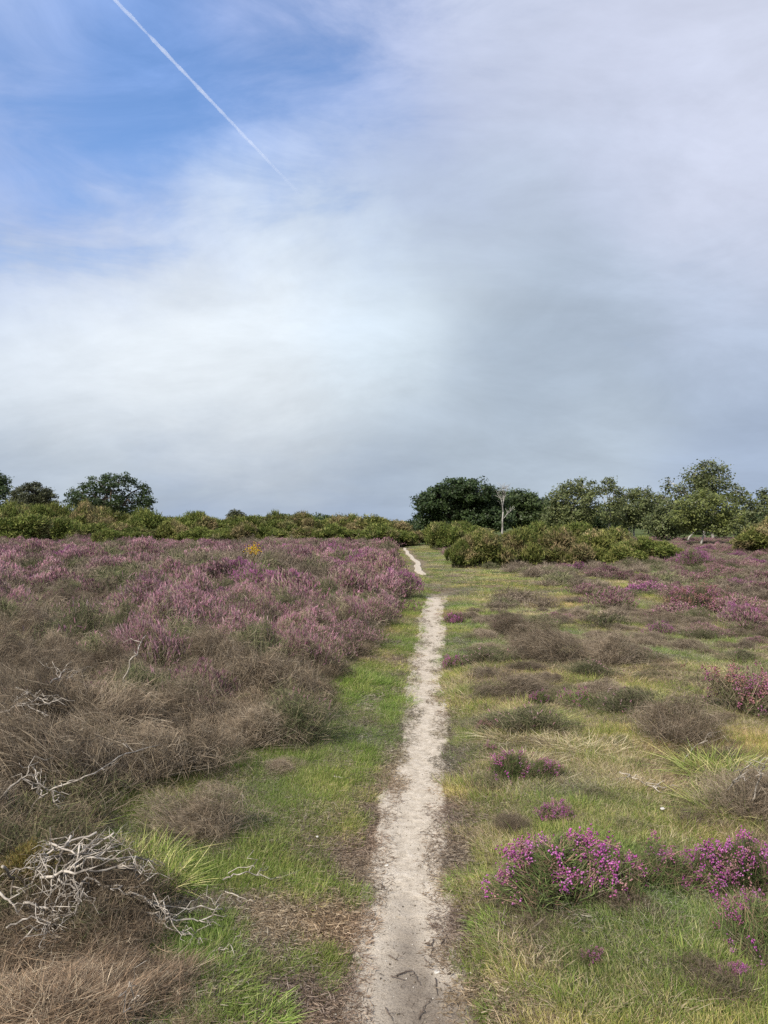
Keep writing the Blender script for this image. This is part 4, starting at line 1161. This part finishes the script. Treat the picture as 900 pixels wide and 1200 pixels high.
def moss():
    x, y = ground_at(35, 1062); r = np.random.default_rng(8)
    g = Geo(); n = 5000
    p, o, s = dome(n, 0.13, 0.13, r, 2.0)
    ribbons(g, p, o + r.normal(size=(n, 3)) * 0.4, r.uniform(0.008, 0.02, n), 0.004, r.normal(size=(n, 3)) * 0.004, pick(r, n, [(0.24, 0.19, 0.06), (0.3, 0.22, 0.08), (0.18, 0.17, 0.05)]), 1, r)
    o = link('moss_cushion', g.mesh('moss_cushion', M_grass_thing)); o.location = (x, y, float(H(x, y)) + 0.05)
    tag(o, 'golden brown moss cushion among the bleached branches', 'moss')


moss()

# bright grass tufts one can tell apart
TL = [grass_mesh(800 + k, 1500, 0.11, 0.025, 0.07, 0.0028, LUSH, 0.8, 0.7, segs=3, mat=M_grass_thing) for k in range(3)]
TT = [grass_mesh(810 + k, 900, 0.10, 0.06, 0.15, 0.0026, LUSH + OLIVEG, 0.7, 0.9, segs=4, mat=M_grass_thing) for k in range(2)]
TS = [grass_mesh(820 + k, 500, 0.09, 0.05, 0.13, 0.0024, STRAW, 1.0, 1.0, segs=4, mat=M_grass_thing) for k in range(2)]
for lib, px, py, w, lab in [
    (TL, 240, 1160, 100, 'bright green grass tuft farther of the two largest at the bottom left of the path'), (TL, 285, 1195, 110, 'large yellow-green grass tuft at the bottom edge left of the path'),
    (TL, 325, 1125, 56, 'bright green grass tuft above the two largest tufts'), (TL, 368, 1143, 52, 'isolated flat grass tuft nearest the left edge of the path'),
    (TL, 412, 1038, 44, 'green grass tuft touching the left edge of the path'), (TL, 335, 1090, 30, 'small pale green tuft on the bare patch'),
    (TL, 350, 1105, 24, 'tiny green tuft on the litter between larger tufts'), (TL, 210, 1195, 60, 'grass tuft at the foot of the dead scrub, bottom edge'),
    (TL, 600, 1085, 90, 'lush green grass tuft below the largest magenta heather'), (TL, 565, 1140, 36, 'small grass tuft on the right verge of the path'),
    (TL, 600, 1175, 70, 'green grass tuft at the bottom right of the path'), (TL, 560, 1030, 70, 'green grass tuft on the right edge of the path beside the magenta heather'),
    (TT, 160, 1030, 90, 'tall yellow-green rush-like tuft behind the bleached branches'), (TT, 185, 1045, 70, 'tall green tuft right of the rush-like tuft behind the branches'), (TT, 30, 1015, 110, 'dark green tall grass tuft at the left frame edge above the branch heap'),
    (TT, 110, 900, 60, 'dark green grass tuft in a hollow of the grey heather'), (TT, 840, 905, 90, 'tall green grass tuft between the grey mound and the dead twiggy heather'), (TT, 850, 945, 80, 'bright grass tuft below the dead twiggy heather'),
    (TT, 620, 850, 60, 'green grass tuft among straw behind the low purple heather'), (TS, 600, 865, 70, 'pale straw tuft right of the path'), (TS, 618, 898, 60, 'second pale straw tuft, just behind the low purple heather'),
    (TS, 690, 880, 70, 'flattened straw tuft in the grass in the middle of the right side'), (TS, 650, 998, 30, 'upright straw stalks rising from the largest magenta heather'), (TS, 655, 875, 50, 'wispy straw tuft between the two pale ones and the flattened one')]:
    x, y = ground_at(px, py); me = lib[KR.integers(len(lib))]
    e = link('grass_tuft', me); k = w / 2 / F * y / 0.11; e.location = (x, y, float(H(x, y))); e.scale = (k, k, min(k, 1.0) * (1.0 if lib is not TL else 0.62)); e.rotation_euler[2] = KR.uniform(0, 6.28)
    tag(e, lab, 'grass tuft')

# crumbs of heath litter trodden into the path
g = Geo(); r = np.random.default_rng(44)
n = 4200; y = 1.6 * (13 / 1.6) ** r.uniform(0, 1, n); hw = half_width(y); sx = r.uniform(-1, 1, n); sx = np.sign(sx) * np.abs(sx) ** 0.7
x = path_x(y) + sx * hw * 1.15
z = H(x, y) + 0.012 + 0.001 * y
k = n // 2
octas(g, np.stack([x, y, z], -1)[:k], r.uniform(0.0012, 0.0048, k), pick(r, k, [(0.10, 0.08, 0.06), (0.2, 0.16, 0.12), (0.6, 0.56, 0.5), (0.3, 0.26, 0.2)]), r=r)
dd = r.normal(size=(n - k, 3)); dd[:, 2] *= 0.1
ribbons(g, np.stack([x, y, z + 0.002], -1)[k:], dd, r.uniform(0.008, 0.035, n - k), 0.0022, r.normal(size=(n - k, 3)) * np.array([.006, .006, 0.001]), pick(r, n - k, [(0.09, 0.07, 0.05), (0.18, 0.14, 0.1), (0.4, 0.34, 0.26)]), 2, r)
tag(link('litter', g.mesh('litter', M_twig)), 'tiny dark twigs and grit scattered over the sandy path', 'litter', kind='stuff')


# ------------------------------------------------------------------ contrail
def contrail():
    def pt(px, alt=9000.0, py=0):
        v = (HY - py) / F; d = alt / v
        return np.array([(px - 450) / F * d, d, alt])
    a = pt(120, py=-18); b = pt(385, py=262)
    n = 60; t = np.linspace(0, 1, n); r = np.random.default_rng(2)
    P_ = a + (b - a) * t[:, None]
    P_[:, 2] += r.normal(size=n) * 4
    rad = np.interp(t, [0, 0.5, 0.8, 1], [34, 36, 48, 60]) * (1 + 0.18 * r.normal(size=n))
    g = Geo(); tube(g, P_ - a, rad, (1, 1, 1), 14)
    m, nt, N, L = new_mat('contrail_ice')
    out = N.new('ShaderNodeOutputMaterial'); vs = N.new('ShaderNodeVolumeScatter'); vs.inputs['Color'].default_value = (1, 1, 1, 1)
    tc = N.new('ShaderNodeTexCoord'); sp = N.new('ShaderNodeSeparateXYZ'); L.new(tc.outputs['Generated'], sp.inputs[0])
    nz = N.new('ShaderNodeTexNoise'); nz.inputs['Scale'].default_value = 0.004; nz.inputs['Detail'].default_value = 3; L.new(tc.outputs['Object'], nz.inputs['Vector'])
    fr = N.new('ShaderNodeMapRange'); fr.inputs['From Min'].default_value = 0.12; fr.inputs['From Max'].default_value = 1.0; fr.inputs['To Min'].default_value = 0.0095; fr.inputs['To Max'].default_value = 0.0; fr.inputs['From Max'].default_value = 0.85
    fr.interpolation_type = 'SMOOTHSTEP'
    L.new(sp.outputs[1], fr.inputs['Value'])
    mu = N.new('ShaderNodeMath'); mu.operation = 'MULTIPLY'; L.new(fr.outputs[0], mu.inputs[0]); L.new(nz.outputs['Fac'], mu.inputs[1])
    L.new(mu.outputs[0], vs.inputs['Density']); L.new(vs.outputs[0], out.inputs['Volume'])
    o = link('contrail', g.mesh('contrail', m, True)); o.location = a
    tag(o, 'thin white contrail slanting across the blue at upper left', 'contrail')


contrail()

# ------------------------------------------------------------------ sky and sun
SUN_EL, SUN_AZ = math.radians(44), math.radians(218)      # azimuth clockwise from +Y: behind the viewer, to the left
sd = Vector((math.sin(SUN_AZ) * math.cos(SUN_EL), math.cos(SUN_AZ) * math.cos(SUN_EL), math.sin(SUN_EL)))
sun = bpy.data.lights.new('sun', 'SUN'); sun.energy = 5.0; sun.angle = math.radians(2.0); sun.color = (1.0, 0.93, 0.82)
so = link('sun', sun); so.rotation_euler = sd.to_track_quat('Z', 'Y').to_euler(); so.location = (0, 0, 50)


def lin(c):
    return tuple((v / 255 / 12.92 if v <= 10 else ((v / 255 + 0.055) / 1.055) ** 2.4) for v in c)


def pdir(px, py):
    v = Vector(((px - 450) / F, 1.0, (HY - py) / F)); return v.normalized()


def make_world():
    w = bpy.data.worlds.new('World'); scene.world = w; w.use_nodes = True
    nt = w.node_tree; N, L = nt.nodes, nt.links
    for n in list(N): N.remove(n)
    out = N.new('ShaderNodeOutputWorld'); bg = N.new('ShaderNodeBackground'); BGS = 0.1; bg.inputs['Strength'].default_value = BGS
    sky = N.new('ShaderNodeTexSky'); sky.sky_type = 'NISHITA'; sky.sun_disc = False
    sky.sun_elevation = SUN_EL; sky.sun_rotation = SUN_AZ; sky.air_density = 1.0; sky.dust_density = 0.6; sky.ozone_density = 1.5
    tc = N.new('ShaderNodeTexCoord'); D = tc.outputs['Generated']
    def vm(op, a, b=None, s=None):
        n = N.new('ShaderNodeVectorMath'); n.operation = op
        for k, v in ((0, a), (1, b)):
            if v is None: continue
            if isinstance(v, (tuple, Vector)): n.inputs[k].default_value = tuple(v)
            else: L.new(v, n.inputs[k])
        if s is not None:
            if isinstance(s, float): n.inputs['Scale'].default_value = s
            else: L.new(s, n.inputs['Scale'])
        return n
    def ma(op, a, b=None, c=None):
        n = N.new('ShaderNodeMath'); n.operation = op
        for k, v in ((0, a), (1, b), (2, c)):
            if v is None: continue
            if isinstance(v, (float, int)): n.inputs[k].default_value = v
            else: L.new(v, n.inputs[k])
        return n.outputs[0]
    # cloud layer coordinates: the sight line met with a flat layer overhead
    sp = N.new('ShaderNodeSeparateXYZ'); L.new(D, sp.inputs[0])
    zz = ma('ADD', ma('MAXIMUM', sp.outputs[2], 0.0), 0.5)
    lay = vm('SCALE', D, s=ma('DIVIDE', 1.0, zz)).outputs[0]
    mp = N.new('ShaderNodeMapping'); mp.inputs['Rotation'].default_value = (0, 0, math.radians(35)); mp.inputs['Scale'].default_value = (1.0, 1.8, 1.0)
    L.new(lay, mp.inputs[0])
    n1 = N.new('ShaderNodeTexNoise'); n1.inputs['Scale'].default_value = 2.2; n1.inputs['Detail'].default_value = 7; n1.inputs['Roughness'].default_value = 0.62; n1.inputs['Distortion'].default_value = 0.3
    L.new(mp.outputs[0], n1.inputs['Vector'])
    n2 = N.new('ShaderNodeTexNoise'); n2.inputs['Scale'].default_value = 3.0; n2.inputs['Detail'].default_value = 6; n2.inputs['Roughness'].default_value = 0.6
    L.new(D, n2.inputs['Vector'])
    warp = vm('SCALE', vm('SUBTRACT', n2.outputs['Color'], (0.5, 0.5, 0.5)).outputs[0], s=0.2).outputs[0]
    warp1 = vm('SCALE', vm('SUBTRACT', n1.outputs['Color'], (0.5, 0.5, 0.5)).outputs[0], s=0.13).outputs[0]
    Dw = vm('NORMALIZE', vm('ADD', vm('ADD', D, warp).outputs[0], warp1).outputs[0]).outputs[0]
    # colour of the cloud deck, and how much clear blue shows, at chosen directions
    C = [  # px, py, colour, clear, sharpness
        (0, 20, (160, 178, 215), 0.4), (90, 60, (140, 165, 215), 0.6), (200, 95, (120, 160, 225), 1.0), (130, 170, (130, 160, 215), 1.0), (290, 110, (135, 160, 210), 0.8), (410, 100, (150, 168, 208), 0.95),
        (40, 170, (140, 160, 205), 0.75), (10, 270, (165, 178, 205), 0.45), (240, 215, (160, 180, 215), 0.5), (150, 240, (165, 175, 200), 0.2), (330, 30, (165, 175, 208), 0.4), (480, 30, (165, 175, 204), 0.25),
        (380, 220, (165, 180, 205), 0.25), (470, 200, (160, 172, 197), 0.15), (600, 60, (178, 186, 206), 0.08), (750, 60, (186, 192, 212), 0.0), (880, 60, (190, 196, 214), 0.0), (880, 220, (184, 190, 208), 0.0), (700, 200, (172, 182, 202), 0.0),
        (560, 270, (166, 178, 195), 0.0), (700, 350, (160, 173, 190), 0.0), (870, 380, (166, 178, 198), 0.0), (600, 400, (150, 164, 180), 0.0), (800, 480, (152, 166, 184), 0.0), (640, 490, (152, 165, 180), 0.0),
        (250, 270, (196, 206, 220), 0.0), (330, 320, (206, 216, 226), 0.0), (400, 350, (196, 210, 222), 0.0), (490, 385, (198, 210, 218), 0.0), (200, 350, (212, 219, 224), 0.0), (300, 400, (210, 216, 220), 0.0), (60, 380, (198, 208, 220), 0.05),
        (100, 430, (200, 207, 214), 0.0), (250, 460, (190, 197, 204), 0.0), (400, 470, (178, 187, 195), 0.0), (520, 450, (152, 164, 178), 0.0), (80, 500, (186, 193, 200), 0.0), (300, 520, (176, 184, 192), 0.0), (480, 540, (160, 172, 184), 0.0),
        (620, 560, (160, 172, 184), 0.0), (720, 545, (170, 182, 194), 0.0), (860, 560, (146, 160, 182), 0.0), (120, 560, (168, 179, 190), 0.0), (240, 595, (142, 158, 182), 0.0), (400, 590, (144, 158, 180), 0.0), (20, 590, (158, 170, 184), 0.0),
        (450, 640, (146, 160, 180), 0.0), (900, 640, (146, 160, 180), 0.0), (0, 640, (150, 162, 180), 0.0)]
    pts = [(pdir(px, py), lin(c), cl, 240.0) for px, py, c, cl in C]
    for az, el, c, cl in [(80, 20, (165, 176, 196), 0), (110, 50, (178, 188, 206), 0.1), (150, 25, (185, 192, 205), 0), (200, 55, (225, 226, 228), 0.1), (200, 20, (195, 200, 210), 0), (240, 40, (205, 210, 220), 0.1),
                          (280, 20, (175, 185, 200), 0), (290, 55, (160, 178, 210), 0.5), (0, 75, (160, 176, 210), 0.4), (180, 80, (190, 198, 214), 0.3), (60, 60, (182, 190, 210), 0), (320, 65, (150, 170, 212), 0.5)]:
        a = math.radians(az); e = math.radians(el)
        pts.append((Vector((math.sin(a) * math.cos(e), math.cos(a) * math.cos(e), math.sin(e))), lin(c), cl, 9.0))
    acc = None; wsum = None; csum = None
    for dv, c, cl, sh in pts:
        dt = vm('DOT_PRODUCT', Dw, dv).outputs['Value']
        wt = ma('POWER', 2.718281828, ma('MULTIPLY', ma('SUBTRACT', dt, 1.0), sh))
        if sh < 100: wt = ma('MULTIPLY', wt, 0.02)
        v = vm('SCALE', tuple(c), s=wt).outputs[0]
        acc = v if acc is None else vm('ADD', acc, v).outputs[0]
        wsum = wt if wsum is None else ma('ADD', wsum, wt)
        csum = ma('MULTIPLY', wt, cl) if csum is None else ma('MULTIPLY_ADD', wt, cl, csum)
    inv = ma('DIVIDE', 1.0, ma('ADD', wsum, 1e-6))
    cloud = vm('SCALE', acc, s=inv).outputs[0]; clear = ma('MULTIPLY', csum, inv)
    # streaks of the layer lighten and darken the deck a little
    st = N.new('ShaderNodeMapRange'); st.inputs['From Min'].default_value = 0.3; st.inputs['From Max'].default_value = 0.7; st.inputs['To Min'].default_value = 0.95; st.inputs['To Max'].default_value = 1.16
    L.new(n1.outputs['Fac'], st.inputs['Value'])
    n3 = N.new('ShaderNodeTexNoise'); n3.inputs['Scale'].default_value = 5.0; n3.inputs['Detail'].default_value = 8; n3.inputs['Roughness'].default_value = 0.62; n3.inputs['Distortion'].default_value = 0.6
    mp3 = N.new('ShaderNodeMapping'); mp3.inputs['Rotation'].default_value = (math.radians(15), math.radians(-35), math.radians(10)); mp3.inputs['Scale'].default_value = (0.8, 1.0, 2.4)
    L.new(D, mp3.inputs[0]); L.new(mp3.outputs[0], n3.inputs['Vector'])
    st3 = N.new('ShaderNodeMapRange'); st3.inputs['From Min'].default_value = 0.3; st3.inputs['From Max'].default_value = 0.7; st3.inputs['To Min'].default_value = 0.94; st3.inputs['To Max'].default_value = 1.08
    L.new(n3.outputs['Fac'], st3.inputs['Value'])
    cloud = vm('SCALE', cloud, s=ma('MULTIPLY', st.outputs[0], st3.outputs[0])).outputs[0]
    cloud = vm('SCALE', cloud, s=1.13 / BGS).outputs[0]
    pass
    cl2 = N.new('ShaderNodeMapRange'); cl2.interpolation_type = 'SMOOTHSTEP'; cl2.inputs['From Min'].default_value = 0.15; cl2.inputs['From Max'].default_value = 1.0
    L.new(ma('ADD', clear, ma('MULTIPLY', ma('SUBTRACT', 0.5, n3.outputs['Fac']), 1.3)), cl2.inputs['Value'])
    fac = ma('MULTIPLY', cl2.outputs[0], 0.95)
    mx = N.new('ShaderNodeMix'); mx.data_type = 'RGBA'; L.new(fac, mx.inputs['Factor']); L.new(cloud, mx.inputs['A'])
    skyc = vm('MULTIPLY', sky.outputs[0], (1.35, 1.65, 2.0)).outputs[0]
    L.new(skyc, mx.inputs['B'])
    L.new(mx.outputs['Result'], bg.inputs['Color']); L.new(bg.outputs[0], out.inputs['Surface'])
    w.cycles.sampling_method = 'MANUAL'; w.cycles.sample_map_resolution = 512


make_world()

for o_ in scene.objects:
    if 'label' in o_ and not 4 <= len(o_['label'].split()) <= 16: print('LABEL', len(o_['label'].split()), o_['label'])

# ------------------------------------------------------------------ camera and output
cam = bpy.data.cameras.new('camera'); co = link('camera', cam); scene.camera = co
cam.sensor_fit = 'VERTICAL'; cam.sensor_height = 36; cam.lens = F / 1200 * 36
co.location = (0, 0, EYE); co.rotation_euler = (math.radians(90) + math.atan((HY - 600) / F), 0, 0)
cam.clip_start = 0.05; cam.clip_end = 60000
scene.view_settings.view_transform = 'Standard'; scene.view_settings.look = 'None'; scene.view_settings.gamma = 1; scene.view_settings.exposure = 0.12
scene.view_settings.use_curve_mapping = False
scene.render.film_transparent = False
scene.cycles.max_bounces = 5; scene.cycles.diffuse_bounces = 3; scene.cycles.transmission_bounces = 3; scene.cycles.transparent_max_bounces = 6; scene.cycles.volume_bounces = 1
scene.cycles.use_denoising = False
